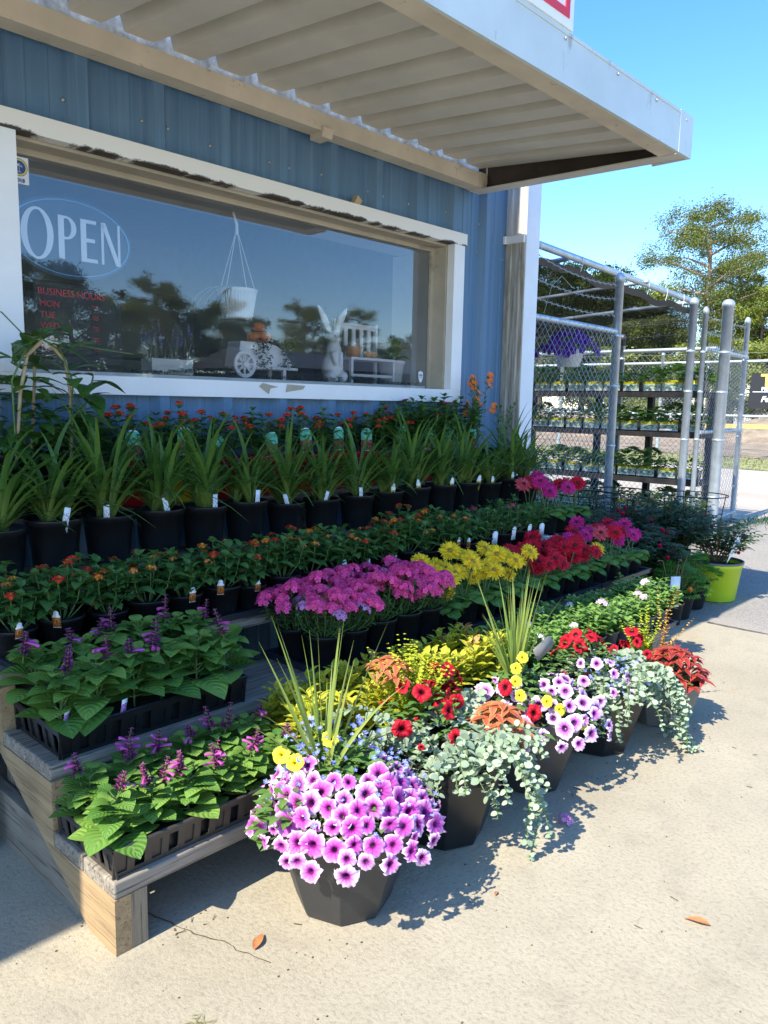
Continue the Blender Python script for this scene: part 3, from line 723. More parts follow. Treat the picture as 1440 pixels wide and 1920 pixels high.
# ------------------------------------------------------------------ setting: ground
WALL = 2.84
def ground():
    mb = MB(); mb.add([(-400, -400, -.012), (600, -400, -.012), (600, 400, -.012), (-400, 400, -.012)], [(0, 1, 2, 3)]); structure(mb.build('ground', 'gravel'))
    mb = MB()
    rnd = random.Random(5); edge = [(4.40+.012*math.sin(y*3)+rnd.uniform(-.006, .006), y) for y in np.arange(-12, 4.01, .16)]
    V = [(-9, -12, 0), (-9, 4, 0)]+[(x, y, 0) for x, y in edge[::-1]]; mb.add(V, [tuple(range(len(V)))[::-1]]); structure(mb.build('concrete_slab', 'concrete'))
    mb = MB(); e2 = [(9.0+.3*math.sin(y*1.1)+rnd.uniform(-.1, .1), y) for y in np.arange(-12, 6.01, .3)]
    V = [(x+.012, y, -.004) for x, y in edge]+[(x, y, -.004) for x, y in e2[::-1]]; mb.add(V, [tuple(range(len(V)))]); structure(mb.build('asphalt_strip', 'asphalt'))
    # dark joint and a wandering crack in the slab
    def crack(name, pts, w):
        mb = MB(); P = []
        for i, (x, y) in enumerate(pts):
            a = pts[min(i+1, len(pts)-1)]; b = pts[max(i-1, 0)]; d = Vector((a[0]-b[0], a[1]-b[1], 0)).normalized(); s = Vector((-d.y, d.x, 0)); ww = w*rnd.uniform(.4, 1.4)
            P.append([(x-s.x*ww, y-s.y*ww, .0025), (x+s.x*ww, y+s.y*ww, .0025)])
        mb.grid(P); structure(mb.build(name, 'debris'))
    pts = []; x, y = .86, 1.56
    for i in range(26): pts.append((x, y)); y -= .014; x += rnd.uniform(-.006, .009)
    crack('ground_crack', pts, .0015)
    crack('slab_joint', [(4.405+rnd.uniform(-.004, .004), 1.6-i*.05) for i in range(70)], .007)
    mb = MB(); mb.add([(16.2, -14, .0), (19.8, -14, .0), (20.5, 16, .0), (16.9, 16, .0)], [(0, 1, 2, 3)]); structure(mb.build('grass_verge', 'grass_ground'))
    mb = MB(); mb.add([(20.6, -30, .004), (44, -30, .004), (44, 40, .004), (20.6, 40, .004)], [(0, 1, 2, 3)]); structure(mb.build('dirt_yard', 'dirt'))
    # low bank of bare earth beyond the yard fence
    mb = MB(); P = []
    for i in range(7):
        row = []
        for j in range(60): row.append((30+i*1.1+.4*math.sin(j*.7), -10+j*.8, (math.sin(i/6*PI))*.75*(1+.25*math.sin(j*1.3)+.2*math.sin(j*.37))))
        P.append(row)
    mb.grid(P); structure(mb.build('earth_bank', 'dirt', smooth=True))
ground()

# ------------------------------------------------------------------ the shop building
def building():
    B = empty('shop_building', (0, 0, 0), 0, 'blue ribbed metal shop building with a wide white framed display window', 'building')
    def prof(x0, x1):
        xs = [x0]; k = math.floor((x0-1.385)/.305)
        while True:
            c = 1.385+.305*k; k += 1
            if c-.05 > x1: break
            for dx, dy in ((-.05, 0), (-.022, -.036), (.022, -.036), (.05, 0), (.10, 0), (.106, -.004), (.118, -.004), (.124, 0), (.18, 0), (.186, -.004), (.198, -.004), (.204, 0)):
                if x0 < c+dx < x1: xs.append((c+dx, WALL+dy))
        return [(x0, WALL)]+xs[1:]+[(x1, WALL)]
    mb = MB()
    for x0, x1, z0, z1 in ((-3, 4.20, 0, 1.215), (-3, 1.02, 1.215, 2.135), (3.57, 4.20, 1.215, 2.135), (-3, 4.20, 2.135, 3.5)):
        p = prof(x0, x1); mb.grid([[(x, y, z0) for x, y in p], [(x, y, z1) for x, y in p]])
    mb.build('front_wall', 'blue_metal', B)
    mb = MB(); mb.box((4.20, 2.86, 0), (4.23, 9, 3.5)); mb.build('side_wall', 'blue_metal', B)
    mb = MB(); mb.box((-3, 2.90, 3.52), (4.3, 9, 3.6)); mb.box((-3, 2.74, 3.45), (4.3, 2.90, 3.6)); mb.build('roof', 'fascia_metal', B)
    # sheet screws
    mb = MB()
    for k in range(9):
        for dx, z in ((-.055, 2.235), (.055, 2.235)):
            x = 1.385+.305*k+dx
            if k % 2 or dx < 0: mb.lathe([(.011, 0), (.011, .002), (.0065, .003), (.0065, .007), (.0005, .0075)], 8, c=(0, 0, 0)) if False else mb.ball((x, WALL-.004, z+.01*math.sin(k*2)), .0075, 0, 8, 4, (1, .6, 1))
    mb.ball((3.76, WALL-.004, 2.07), .007, 0, 8, 4, (1, .6, 1)); mb.ball((4.02, WALL-.004, 2.07), .007, 0, 8, 4, (1, .6, 1))
    mb.build('wall_screws', 'screw', B)
    # room behind the window
    mb = MB()
    x0, x1, y0, y1, z0, z1 = -1.0, 4.14, 3.22, 6.6, 0, 2.6
    mb.add([(x0, y0, z0), (x1, y0, z0), (x1, y1, z0), (x0, y1, z0), (x0, y0, z1), (x1, y0, z1), (x1, y1, z1), (x0, y1, z1)],
           [(0, 1, 2, 3), (7, 6, 5, 4), (1, 2, 6, 5), (2, 3, 7, 6), (3, 0, 4, 7)], None, [1, 0, 0, 0, 0]); mb.build('shop_room', ['room_wall', 'room_floor'], B)
    # window
    W = empty('window'); W.parent = B
    mb = MB(); mb.box((.94, 2.785, 2.078), (3.605, 2.838, 2.142)); mb.build('casing_head', 'mouldy_trim', W)
    mb = MB(); mb.box((.955, 2.79, 1.282), (1.142, 2.838, 2.0775)); mb.build('casing_jamb', 'white_paint', W)
    mb = MB(); mb.box((3.50, 2.79, 1.282), (3.592, 2.838, 2.0775)); mb.build('casing_jamb', 'white_paint', W)
    mb = MB(); mb.box((.955, 2.792, 1.212), (3.592, 2.838, 1.2815)); o = mb.build('sill_board', 'white_paint', W)
    mb = MB()
    for pts in ([(2.15, 1.262), (2.17, 1.278), (2.262, 1.262), (2.215, 1.255), (2.205, 1.228)], [(2.30, 1.24), (2.31, 1.276), (2.42, 1.272), (2.405, 1.255)]):
        mb.add([(x, 2.7905, z) for x, z in pts], [tuple(range(len(pts)))])
    mb.build('peeled_patch', 'beige_reveal', o)
    mb = MB(); mb.box((1.142, 2.84, 2.066), (3.50, 2.935, 2.078)); mb.box((1.142, 2.925, 2.045), (3.50, 2.94, 2.066))
    mb.box((3.488, 2.84, 1.282), (3.50, 2.935, 2.066)); mb.box((3.462, 2.925, 1.282), (3.488, 2.94, 2.045)); mb.box((1.142, 2.84, 1.282), (1.150, 2.935, 2.066)); mb.box((1.15, 2.84, 1.272), (3.488, 2.935, 1.283))
    mb.build('reveal', 'beige_reveal', W)
    mb = MB(); mb.add([(1.15, 2.941, 1.283), (3.463, 2.941, 1.283), (3.463, 2.941, 2.046), (1.15, 2.941, 2.046)], [(0, 1, 2, 3)]); mb.build('glass', 'glass', W)
    mb = MB(); mb.box((1.142, 2.945, 2.046), (3.50, 3.17, 2.062)); mb.box((3.463, 2.945, 1.30), (3.478, 3.22, 2.046)); mb.box((1.132, 2.945, 1.30), (1.142, 3.17, 2.046)); mb.build('inner_jamb', 'interior_white', W)
    mb = MB(); mb.box((1.142, 2.945, 1.262), (3.463, 3.50, 1.30)); mb.build('display_ledge', 'interior_white', W)
    mb = MB(); mb.box((1.0, 3.20, 2.2), (4.1, 3.24, 2.62)); mb.box((3.60, 3.20, 0), (4.1, 3.24, 2.2)); mb.box((-1, 3.20, 0), (1.0, 3.24, 2.62)); mb.box((1.0, 3.2, 0), (3.6, 3.24, 1.2)); mb.build('inside_wall', 'room_wall', B)
    # downspout at the corner
    mb = MB(); xs = [4.03, 4.20]
    prof = [(4.052, 2.838), (4.052, 2.800), (4.060, 2.796), (4.060, 2.772), (4.052, 2.768), (4.052, 2.735), (4.058, 2.728), (4.058, 2.704), (4.064, 2.698), (4.205, 2.698), (4.212, 2.704), (4.212, 2.838)]
    mb.grid([[(x, y, 0.02) for x, y in prof], [(x, y, 3.45) for x, y in prof]], [0][0]); F = len(mb.F); mb.Mi = [0]*8+[1]*(F-8)
    D = mb.build('downspout', ['downspout_side', 'downspout_face'], B)
    mb = MB(); mb.box((4.035, 2.70, 2.160), (4.052, 2.838, 2.205)); mb.box((4.02, 2.825, 2.160), (4.052, 2.8385, 2.205)); mb.build('strap', 'white_trim', D)
    # canopy
    C = empty('canopy'); C.parent = B; XL, XR = -4.0, 3.70
    mb = MB(); mb.box((XL, 2.715, 2.386), (3.60, 2.80, 2.462)); mb.box((3.601, 2.713, 2.384), (3.67, 2.80, 2.464)); bm_ = mb.build('ledger_beam', 'beam_paint', C)
    mb = MB(); mb.prism([(2.79, 2.36), (2.71, 2.36), (2.70, 2.40), (2.79, 2.40)], 0, 2.44, 2.50); mb.build('broken_bracket', 'beam_paint', bm_)
    mb = MB(); A = []
    k = 0; x = XL
    xs = []
    c0 = 3.62
    n = 39
    for i in range(n, -1, -1):
        c = c0-.2*i
        xs += [(c-.2+.010, 0), (c-.2+.014, .001), (c-.2+.032, .062), (c-.2+.078, .062), (c-.2+.096, .001), (c-.2+.100, 0)]
    xs += [(3.64, 0), (3.65, .03), (3.7095, .032)]
    rows = []
    for y, z in ((1.63, 2.392), (2.74, 2.492)): rows.append([(x_, y, z+dz) for x_, dz in xs])
    mb.grid(rows); mb.grid([[(a, b, c+.004) for a, b, c in r] for r in rows[::-1]])
    # stiffening groove in each pan
    mb.build('roof_deck', 'canopy_metal', C)
    mb = MB(); mb.box((XL, 2.765, 2.47), (3.66, 2.835, 2.60)); mb.build('insulation', 'insulation', C)
    mb = MB(); mb.box((XL, 1.60, 2.352), (3.60, 1.615, 2.527)); mb.box((3.598, 1.596, 2.349), (3.735, 1.6145, 2.531)); mb.box((3.722, 1.6146, 2.349), (3.735, 1.78, 2.531)); fo = mb.build('front_fascia', 'fascia_metal', C)
    mb = MB(); mb.box((XL, 1.5965, 2.515), (3.597, 1.5998, 2.5275)); mb.box((1.30, 1.5975, 2.3525), (1.36, 1.5997, 2.5145)); mb.build('lap_seam', 'fascia_metal', fo)
    for x in (1.33, 1.8, 2.2, 2.6, 3.0, 3.35, 3.66): mb = MB(); mb.ball((x, 1.597, 2.50), .006, 0, 8, 4); mb.build('rivet', 'screw', fo)
    mb = MB(); mb.box((XL, 1.6155, 2.353), (3.62, 1.70, 2.359)); mb.box((XL, 1.694, 2.359), (3.62, 1.70, 2.39)); mb.build('soffit_flange', 'beam_paint', C)
    mb = MB(); mb.prism([(1.6156, 2.352), (2.80, 2.380), (2.80, 2.386), (1.6156, 2.358)], 0, 3.63, 3.719); mb.build('end_flange', 'canopy_metal', C)
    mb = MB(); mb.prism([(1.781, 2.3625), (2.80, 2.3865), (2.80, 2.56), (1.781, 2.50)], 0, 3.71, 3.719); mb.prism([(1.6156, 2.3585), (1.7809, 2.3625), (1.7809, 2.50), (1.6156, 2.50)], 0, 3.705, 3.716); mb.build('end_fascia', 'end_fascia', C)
    # roof sign standing on the canopy edge
    S = empty('roof_sign', (0, 0, 0), 0, 'white box sign with a red border standing on the canopy edge', 'sign')
    mb = MB(); mb.box((.35, 1.63, 2.545), (2.70, 1.80, 3.4)); mb.build('sign_box', 'fascia_metal', S)
    mb = MB(); mb.box((.37, 1.622, 2.56), (2.688, 1.6295, 3.385)); mb.build('sign_face', 'sign_face', S)
    mb = MB(); x0, x1, z0, z1, t = .41, 2.655, 2.592, 3.35, .028
    for a, b in (((x0, z0), (x1, z0+t)), ((x0, z1-t), (x1, z1)), ((x0, z0+t), (x0+t, z1-t)), ((x1-t, z0+t), (x1, z1-t))): mb.box((a[0], 1.618, a[1]), (b[0], 1.6215, b[1]))
    mb.build('sign_border', 'sign_red', S)
building()
# small casing stub left on the window head
mb = MB(); mb.prism([(2.72, 2.143), (2.76, 2.143), (2.775, 2.165), (2.745, 2.185)], 1, 2.79, 2.82); tag(mb.build('wood_scrap', 'bamboo'), 'small pale wood scrap lying on the top edge of the window frame', 'wood scrap')

# ------------------------------------------------------------------ stepped display bench
LV = [(.17, 1.46, 1.755), (.33, 1.765, 2.045), (.485, 2.055, 2.335), (.64, 2.345, 2.60), (.80, 2.61, 2.80)]
BX0, BX1 = .735, 3.80
def bench():
    R = empty('display_bench', (BX0, 1.46, 0), 0, 'long stepped wooden display bench of weathered boards against the blue wall', 'display bench')
    off = Vector((-BX0, -1.46, 0))
    for i, (z, y0, y1) in enumerate(LV):
        n = 2; g = .006; w = (y1-y0-g)/n
        for k in range(n):
            mb = MB(); a = y0+k*(w+g); mb.box((BX0, a, z-.038), (3.46 if i == 0 else BX1, a+w, z)); o = mb.build('tread_board', 'wood_grey_x', R, off); o.location.x += .0007*i
            bv = o.modifiers.new('bevel', 'BEVEL'); bv.width = .004; bv.segments = 2
    def stringer(x, mat):
        t = .038; pts = [(1.46, 0), (1.46, LV[0][0]-.0385)]
        for i, (z, y0, y1) in enumerate(LV):
            pts.append((y0 if i == 0 else y0-.008, z-.0385)) if i else None
            pts.append((y1+.001 if i < 4 else 2.80, z-.0385))
        pts += [(2.80, .66), (1.58, 0)]
        mb = MB(); mb.prism(pts, 0, x, x+.038); mb.build('stringer', mat, R, off)
    stringer(BX0, 'wood_pine_y'); stringer(2.25, 'wood_grey_y'); stringer(3.421, 'wood_grey_y')
    for x in (BX0+.0385, 3.38, 2.29):
        mb = MB(); mb.box((x, 1.462, 0), (x+.039, 1.50, .131)); mb.build('leg', 'wood_post_z', R, off)
    mb = MB(); mb.prism([(1.60, .001), (2.78, .001), (2.78, .15), (1.875, .15), (1.60, .002)], 0, BX0+.004, BX0+.034); mb.build('ground_runner', 'wood_grey_y', R, off)
    for x, y in ((BX0+.002, 2.05), (BX0+.002, 2.6)):
        mb = MB(); mb.box((x+.04, y, 0), (x+.13, y+.09, .42)); mb.build('leg', 'wood_post_z', R, off)
bench()
mb = MB(); mb.prism([(.55, 0), (.700, 0), (.703, .02), (.668, .62), (.55, .62)], 1, 2.06, 2.085)
tag(mb.build('white_board', 'white_post'), 'white painted board standing at the left edge behind the bench end', 'board')
# ------------------------------------------------------------------ lettering and display behind the glass
def text_mesh(name, s, size, mat, parent=None, loc=(0, 0, 0), depth=.001, width=1, shear=0, thick=0, align='LEFT', rot=(PI/2, 0, 0)):
    cu = bpy.data.curves.new(name, 'FONT'); cu.body = s; cu.size = size; cu.extrude = depth; cu.offset = thick; cu.shear = shear; cu.align_x = align; cu.resolution_u = 3
    o = bpy.data.objects.new(name, cu); COL.objects.link(o); bpy.context.view_layer.update()
    me = bpy.data.meshes.new_from_object(o.evaluated_get(bpy.context.evaluated_depsgraph_get())); bpy.data.objects.remove(o); bpy.data.curves.remove(cu)
    me.materials.clear(); me.materials.append(M[mat]); p = link(name, me, parent, loc, rot); p.scale = (width, 1, 1); return p

def open_sign():
    R = empty('open_sign', (1.40, 2.955, 1.79), 0, 'window sign reading OPEN in large white letters inside a thin blue oval', 'open sign')
    def X(px): return 1.212+(px-42)*(1.575-1.212)/(227-42)-1.40
    n = 48; mb = MB(); rx, rz, cx, cz = .245, .148, .0, .0
    mb.add([(cx+rx*math.cos(2*PI*k/n), 0, cz+rz*math.sin(2*PI*k/n)) for k in range(n)], [tuple(range(n))]); mb.build('tinted_panel', 'tint_film', R, (0, .004, 0))
    mb = MB(); P = []
    for k in range(n+1):
        a = 2*PI*k/n; P.append([(cx+q*math.cos(a)*rx*.96, -.001, cz+q*math.sin(a)*rz*.93) for q in (.975, 1.0)])
    mb.grid(P); mb.build('oval_line', 'neon_blue', R)
    def ltr(polys):
        mb = MB()
        for p in polys: mb.prism(p, 1, -.004, -.001)
        mb.build('letter', 'letter_white', R)
    # O: ring with thick flanks
    mb = MB(); P = []; ox, oz = -.130, .0
    for k in range(41):
        a = 2*PI*k/40; c, s = math.cos(a), math.sin(a); P.append([(ox+c*.060, -.003, oz+s*.092), (ox+c*.036, -.003, oz+s*.083)])
    mb.grid(P); mb.build('letter', 'letter_white', R)
    t, b = .078, -.078
    mb = MB(); P = []
    for k in range(15):
        a = PI/2-PI*k/14; c, s = math.cos(a), math.sin(a); P.append([(-.022+c*.040, -.003, .036+s*.042), (-.022+c*.020, -.003, .036+s*.034)])
    mb.grid(P); mb.prism([(-.052, b), (-.030, b), (-.030, t), (-.052, t)], 1, -.004, -.001); mb.prism([(-.030, t-.009), (-.022, t-.009), (-.022, t), (-.030, t)], 1, -.004, -.001); mb.prism([(-.030, -.006), (-.022, -.006), (-.022, .003), (-.030, .003)], 1, -.004, -.001); mb.build('letter', 'letter_white', R)
    x = .034; ltr([[(x, b), (x+.022, b), (x+.022, t), (x, t)], [(x+.022, b), (x+.066, b), (x+.064, b+.014), (x+.022, b+.014)], [(x+.022, -.004), (x+.056, -.004), (x+.056, .010), (x+.022, .010)], [(x+.022, t-.013), (x+.062, t-.013), (x+.063, t), (x+.022, t)]])
    x = .116; ltr([[(x, b), (x+.010, b), (x+.010, t-.012), (x, t)], [(x, t), (x+.018, t), (x+.078, b), (x+.060, b)], [(x+.068, b+.028), (x+.078, b), (x+.078, t), (x+.068, t)]])
    H_ = empty('hours_sign', (1.25, 2.957, 1.36), 0, 'dark window sign listing BUSINESS HOURS in red capitals below the OPEN sign', 'hours sign')
    mb = MB(); mb.add([(0, 0, -.03), (.345, 0, -.03), (.345, 0, .26), (0, 0, .26)], [(0, 1, 2, 3)]); mb.build('panel', 'dark_film', H_)
    text_mesh('heading', 'BUSINESS HOURS', .036, 'letter_red', H_, (.012, -.003, .214), width=.94)
    for i, dname in enumerate(('MON', 'TUE', 'WED', 'THU', 'FRI')):
        z = .172-.040*i; text_mesh('day_name', dname, .032, 'letter_red', H_, (.018, -.003, z)); text_mesh('to_word', 'TO', .022, 'letter_red', H_, (.222, -.003, z+.004), width=.8)
    T = empty('permit_sticker', (1.176, 2.9385, 1.945), 0, 'white square sticker with a round blue and yellow seal and the year 2018', 'sticker')
    mb = MB(); mb.box((0, -.0006, 0), (.066, .0, .092)); mb.build('backing', 'tag_white', T)
    def disc(nm, r, mt, y, cx=.033, cz=.056):
        mb = MB(); mb.add([(cx+r*math.cos(2*PI*k/32), y, cz+r*math.sin(2*PI*k/32)) for k in range(32)], [tuple(range(32))]); return mb.build(nm, mt, T)
    disc('seal', .030, 'sign_blue', -.0009); disc('seal', .028, 'sign_yellow', -.0012); disc('seal', .0225, 'sign_blue', -.0015)
    mb = MB(); mb.prism([(.0322, .042), (.0338, .042), (.0335, .060), (.0325, .060)], 1, -.0019, -.0017)
    for k in range(7):
        a = PI*k/6; mb.prism([(.033, .0595), (.033+.010*math.cos(a)+.002, .060+.010*math.sin(a)), (.033+.011*math.cos(a)-.001, .0575+.010*math.sin(a))], 1, -.0019, -.0017)
    mb.prism([(.026, .041), (.040, .041), (.038, .0395), (.028, .0395)], 1, -.0019, -.0017); mb.build('palm_emblem', 'letter_white', T)
    text_mesh('year', '2018', .018, 'sign_blue', T, (.033, -.001, .006), align='CENTER', thick=.0006)
    mb = MB(); n = 10; out = [(-.02, .045), (-.012, .05), (0, .054), (.012, .05), (.02, .045), (.019, .015), (.012, -.002), (0, -.014), (-.012, -.002), (-.019, .015)]
    mb.prism(out, 1, -.0008, 0); S = mb.build('alarm_sticker', 'tag_white', None, (3.41, 2.9385, 1.33)); tag(S, 'small white shield sticker low in the right corner of the window', 'sticker')
    mb = MB(); mb.prism([(-.014, .028), (.014, .028), (.014, .034), (-.014, .034)], 1, -.0014, -.001); mb.prism([(-.012, .018), (.012, .018), (.011, .0215), (-.011, .0215)], 1, -.0014, -.001); mb.build('print', 'sign_blue', S)
open_sign()

def remeshed(name, mb, mats, parent, loc, voxel, rot=(0, 0, 0), smooth=4):
    o = mb.build('tmp', mats); m = o.modifiers.new('r', 'REMESH'); m.mode = 'VOXEL'; m.voxel_size = voxel; s = o.modifiers.new('s', 'SMOOTH'); s.iterations = smooth; s.factor = .6
    bpy.context.view_layer.update(); me = bpy.data.meshes.new_from_object(o.evaluated_get(bpy.context.evaluated_depsgraph_get())); bpy.data.objects.remove(o)
    me.polygons.foreach_set('use_smooth', [True]*len(me.polygons)); return link(name, me, parent, loc, rot)

def display():
    Z = 1.302; rnd = random.Random(8)
    # hare figurine
    mb = MB(); mb.ball((0, 0, .075), .058, sc=(1, .85, 1.25), sides=20, rings=14); mb.ball((0, -.01, .155), .042, sc=(1, .85, 1.3), sides=18, rings=12)
    mb.ball((-.035, -.03, .03), .032, sc=(1, 1.1, .95), sides=14, rings=10); mb.ball((.035, -.03, .03), .032, sc=(1, 1.1, .95), sides=14, rings=10)
    mb.ball((-.022, -.055, .012), .016, sc=(.9, 1.8, .7)); mb.ball((.022, -.055, .012), .016, sc=(.9, 1.8, .7))
    mb.tube([(-.022, -.035, .15), (-.018, -.05, .105), (-.012, -.058, .085)], [.016, .012, .011], 10); mb.tube([(.022, -.035, .15), (.018, -.05, .105), (.012, -.058, .085)], [.016, .012, .011], 10)
    mb.ball((0, -.018, .222), .030, sc=(.92, 1.1, 1.15), sides=18, rings=12); mb.ball((0, -.045, .212), .015, sc=(1, 1, .85)); mb.ball((0, .05, .04), .018)
    for s in (-1, 1):
        P = []
        for t, w in ((0, .012), (.12, .02), (.35, .030), (.6, .031), (.85, .021), (1, .006)):
            L = .15; c = Vector((s*(.012+.062*t+.012*t*t), .0, .240+L*.92*t)); P.append([(c.x+w*.62*math.cos(a)*.95, c.y+w*.28*math.sin(a), c.z+s*-w*.25*math.cos(a)) for a in [2*PI*k/12 for k in range(12)]])
        mb.grid(P, 0, wrap=True); mb.add(P[-1], [tuple(range(12))]); mb.add(P[0], [tuple(range(12))[::-1]])
    o = remeshed('hare_statue', mb, 'bunny_white', None, (2.81, 3.03, Z), .0042, (0, 0, -.15)); o.scale = (1.05, 1.05, 1.02)
    tag(o, 'white upright hare figurine with long splayed ears behind the window', 'figurine')
    mb = MB(); mb.ball((-.013, -.047, .229), .0035); mb.ball((.013, -.047, .229), .0035); mb.build('eye', 'black_plastic', o)
    # hanging basket with hook
    B = empty('hanging_basket', (2.225, 3.05, 1.575), 0, 'white ribbed hanging basket with dry stems on a white hook inside the window', 'hanging basket')
    mb = MB(); mb.lathe([(.001, .0), (.066, .0), (.070, .008), (.088, .118), (.094, .120), (.095, .132), (.090, .133), (.084, .11)], 40)
    for k in range(36):
        a = 2*PI*k/36; mb.tube([(.070*math.cos(a), .070*math.sin(a), .01), (.088*math.cos(a), .088*math.sin(a), .116)], .0018, 4)
    mb.build('basket', 'white_plastic', B, smooth=True)
    mb = MB(); top = (0, 0, .385)
    for k in range(4):
        a = .4+PI/2*k; mb.tube([(.092*math.cos(a), .092*math.sin(a), .13), (.006*math.cos(a), .006*math.sin(a), .385)], .0022, 5)
    pts = [(0, 0, .375), (.0, 0, .42), (-.012, 0, .45), (-.022, 0, .48), (-.018, 0, .505), (.0, 0, .518), (.018, 0, .508), (.024, 0, .49), (.02, 0, .476)]
    mb.tube(pts, [.009, .008, .0065, .006, .006, .006, .006, .005, .003], 8); mb.build('hanger', 'white_plastic', B, smooth=True)
    mb = MB()
    for i in range(90):
        a = rnd.uniform(0, 6.28); r = rnd.uniform(0, .08); d = Vector((math.cos(a), math.sin(a), rnd.uniform(.2, 1.6))); leaf(mb, (r*math.cos(a), r*math.sin(a), .12), d, rnd.uniform(.04, .08), .003, 'lance', .5, 0)
    starts = [((.085*math.cos(a), .085*math.sin(a), .13), (math.cos(a), math.sin(a), 0), rnd.uniform(.2, .34), .3) for a in [rnd.uniform(2.3, 4.2) for _ in range(7)]]
    mb2 = MB(); trailing(mb2, rnd, starts, .006, 0, 0, .016, 'mini'); mb.merge(mb2, Matrix.Identity(4)); mb.build('dry_stems', 'leaf_lavender', B)
    # small wheelbarrow planter
    W = empty('wheelbarrow_planter', (2.34, 3.04, Z), 0, 'small white wooden wheelbarrow planter with a spoked wheel behind the window', 'planter')
    mb = MB(); mb.prism([(-.16, .055), (.17, .050), (.155, .09), (.12, .13), (.07, .158), (.02, .168), (-.14, .168)], 1, -.05, .05); mb.build('tub', 'white_paint', W)
    mb = MB(); mb.box((-.13, -.064, .046), (.19, -.052, .058)); mb.box((-.13, .052, .046), (.19, .064, .058)); mb.build('handle', 'white_paint', W)
    for s in (-1, 1): mb = MB(); mb.box((.10, s*.055-.008, 0), (.118, s*.055+.008, .05)); mb.build('leg', 'white_paint', W)
    mb = MB(); P = []
    for k in range(25):
        a = 2*PI*k/24; P.append([(r*math.cos(a), y, r*math.sin(a)) for r, y in ((.062, -.008), (.062, .008), (.046, .008), (.046, -.008), (.062, -.008))])
    mb.grid(P)
    for k in range(8):
        a = 2*PI*k/8; mb.tube([(0, 0, 0), (.05*math.cos(a), 0, .05*math.sin(a))], .006, 5)
    mb.tube([(0, -.016, 0), (0, .016, 0)], .014, 10); mb.build('wheel', 'white_paint', W, (-.135, -.07, .063), rot=(0, 0, .0))
    O = empty('ornament_pile', (2.36, 3.04, Z+.17), 0, 'orange glazed pumpkin ornaments heaped on the white wheelbarrow', 'ornament')
    mb = MB()
    for x, y, z, r in ((-.05, 0, .025, .035), (.0, -.01, .028, .036), (-.02, 0, .075, .030)):
        for k in range(9):
            a = 2*PI*k/9; mb.ball((x+r*.45*math.cos(a), y+r*.45*math.sin(a), z), r*.6, 0, 8, 6, (1, 1, 1.1))
    mb.build('pumpkin', 'orange_glaze', O, smooth=True)
    V = empty('trailing_ivy', (2.36, 3.00, Z+.16), 0, 'dark green trailing ivy spilling over the white wheelbarrow in two strands', 'ivy'); mb = MB()
    for cx in (-.05, .10):
        for i in range(130): p = (cx+rnd.gauss(0, .022), -.025+rnd.gauss(0, .012), rnd.uniform(-.11, .03)); a = rnd.uniform(0, 6.28); leaf(mb, p, (math.cos(a), math.sin(a)-.5, -.4), .014, .013, 'ovate', .3)
    mb.build('foliage', 'leaf_garland', V)
    # child's chair and table piece
    K = empty('slatted_chair', (3.10, 3.10, Z), 0, 'white slatted doll chair holding terracotta pots behind the window', 'doll chair')
    mb = MB(); mb.box((-.17, -.09, .125), (.17, .05, .138)); mb.build('seat', 'white_paint', K)
    mb = MB()
    for k in range(5): mb.box((-.135+.06*k-.013, .052, .135), (-.135+.06*k+.013, .062, .31))
    mb.box((-.165, .050, .30), (.165, .066, .328)); mb.build('backrest', 'white_paint', K)
    for x, y, h in ((-.17, -.09, .125), (.155, -.09, .125), (-.17, .048, .345), (.155, .048, .335)): mb = MB(); mb.box((x, y, 0), (x+.015, y+.018, h)); mb.build('leg', 'white_paint', K)
    mb = MB(); mb.box((-.155, -.086, .035), (.155, -.078, .05)); mb.build('stretcher', 'white_paint', K)
    for i, (x, y, r, h) in enumerate(((-.09, -.02, .045, .06), (.0, -.04, .025, .035), (.045, -.03, .022, .032))):
        mb = MB(); mb.lathe([(.001, 0), (r*.7, 0), (r, h*.75), (r*.98, h*.77), (r*1.12, h*.78), (r*1.12, h), (r*.95, h), (r*.9, h*.7)], 22)
        tag(mb.build('terracotta_pot', 'terracotta', None, (3.10+x, 3.10+y, Z+.139), smooth=True), ['largest terracotta pot on the white slatted chair', 'middle small terracotta pot on the white slatted chair', 'rightmost small terracotta pot on the white slatted chair'][i], 'pot', 'terracotta pots on the doll chair')
    # potted broad leaf plant on the right, and pot behind
    P_ = empty('potted_plant', (3.34, 3.10, Z), 0, 'broad leaved green plant in a white pot at the right end of the window ledge', 'potted plant')
    mb = MB(); mb.lathe([(.001, 0), (.058, 0), (.072, .12), (.078, .122), (.078, .138), (.07, .138), (.066, .1)], 26); mb.build('pot', 'white_plastic', P_, smooth=True)
    mb = MB()
    for i in range(20):
        a = i*2.4; d = Vector((math.cos(a), math.sin(a)*.5, .9+.4*math.sin(i))); leaf(mb, (0, 0, .12+.004*i), d, rnd.uniform(.12, .19), .085, 'ovate', .45, .1)
    mb.build('foliage', 'leaf_big', P_, smooth=True)
    Q = empty('potted_plant', (3.10, 3.34, Z+.22), 0, 'white pot with trailing leaves standing high behind the slatted chair', 'potted plant')
    mb = MB(); mb.lathe([(.001, 0), (.045, 0), (.06, .11), (.064, .112), (.064, .125), (.056, .125)], 24); mb.build('pot', 'white_plastic', Q, smooth=True)
    mb = MB()
    for i in range(60): a = rnd.uniform(0, 6.28); leaf(mb, (.04*math.cos(a), .04*math.sin(a), .12), (math.cos(a), math.sin(a), rnd.uniform(0, 1.6)), .05, .015, 'ovate', .5)
    mb.build('foliage', 'leaf_lantana', Q)
    mb = MB(); mb.box((3.02, 3.27, Z), (3.18, 3.41, Z+.218)); mb.build('plinth', 'grey_plastic', Q, (-3.10, -3.34, -Z-.22))
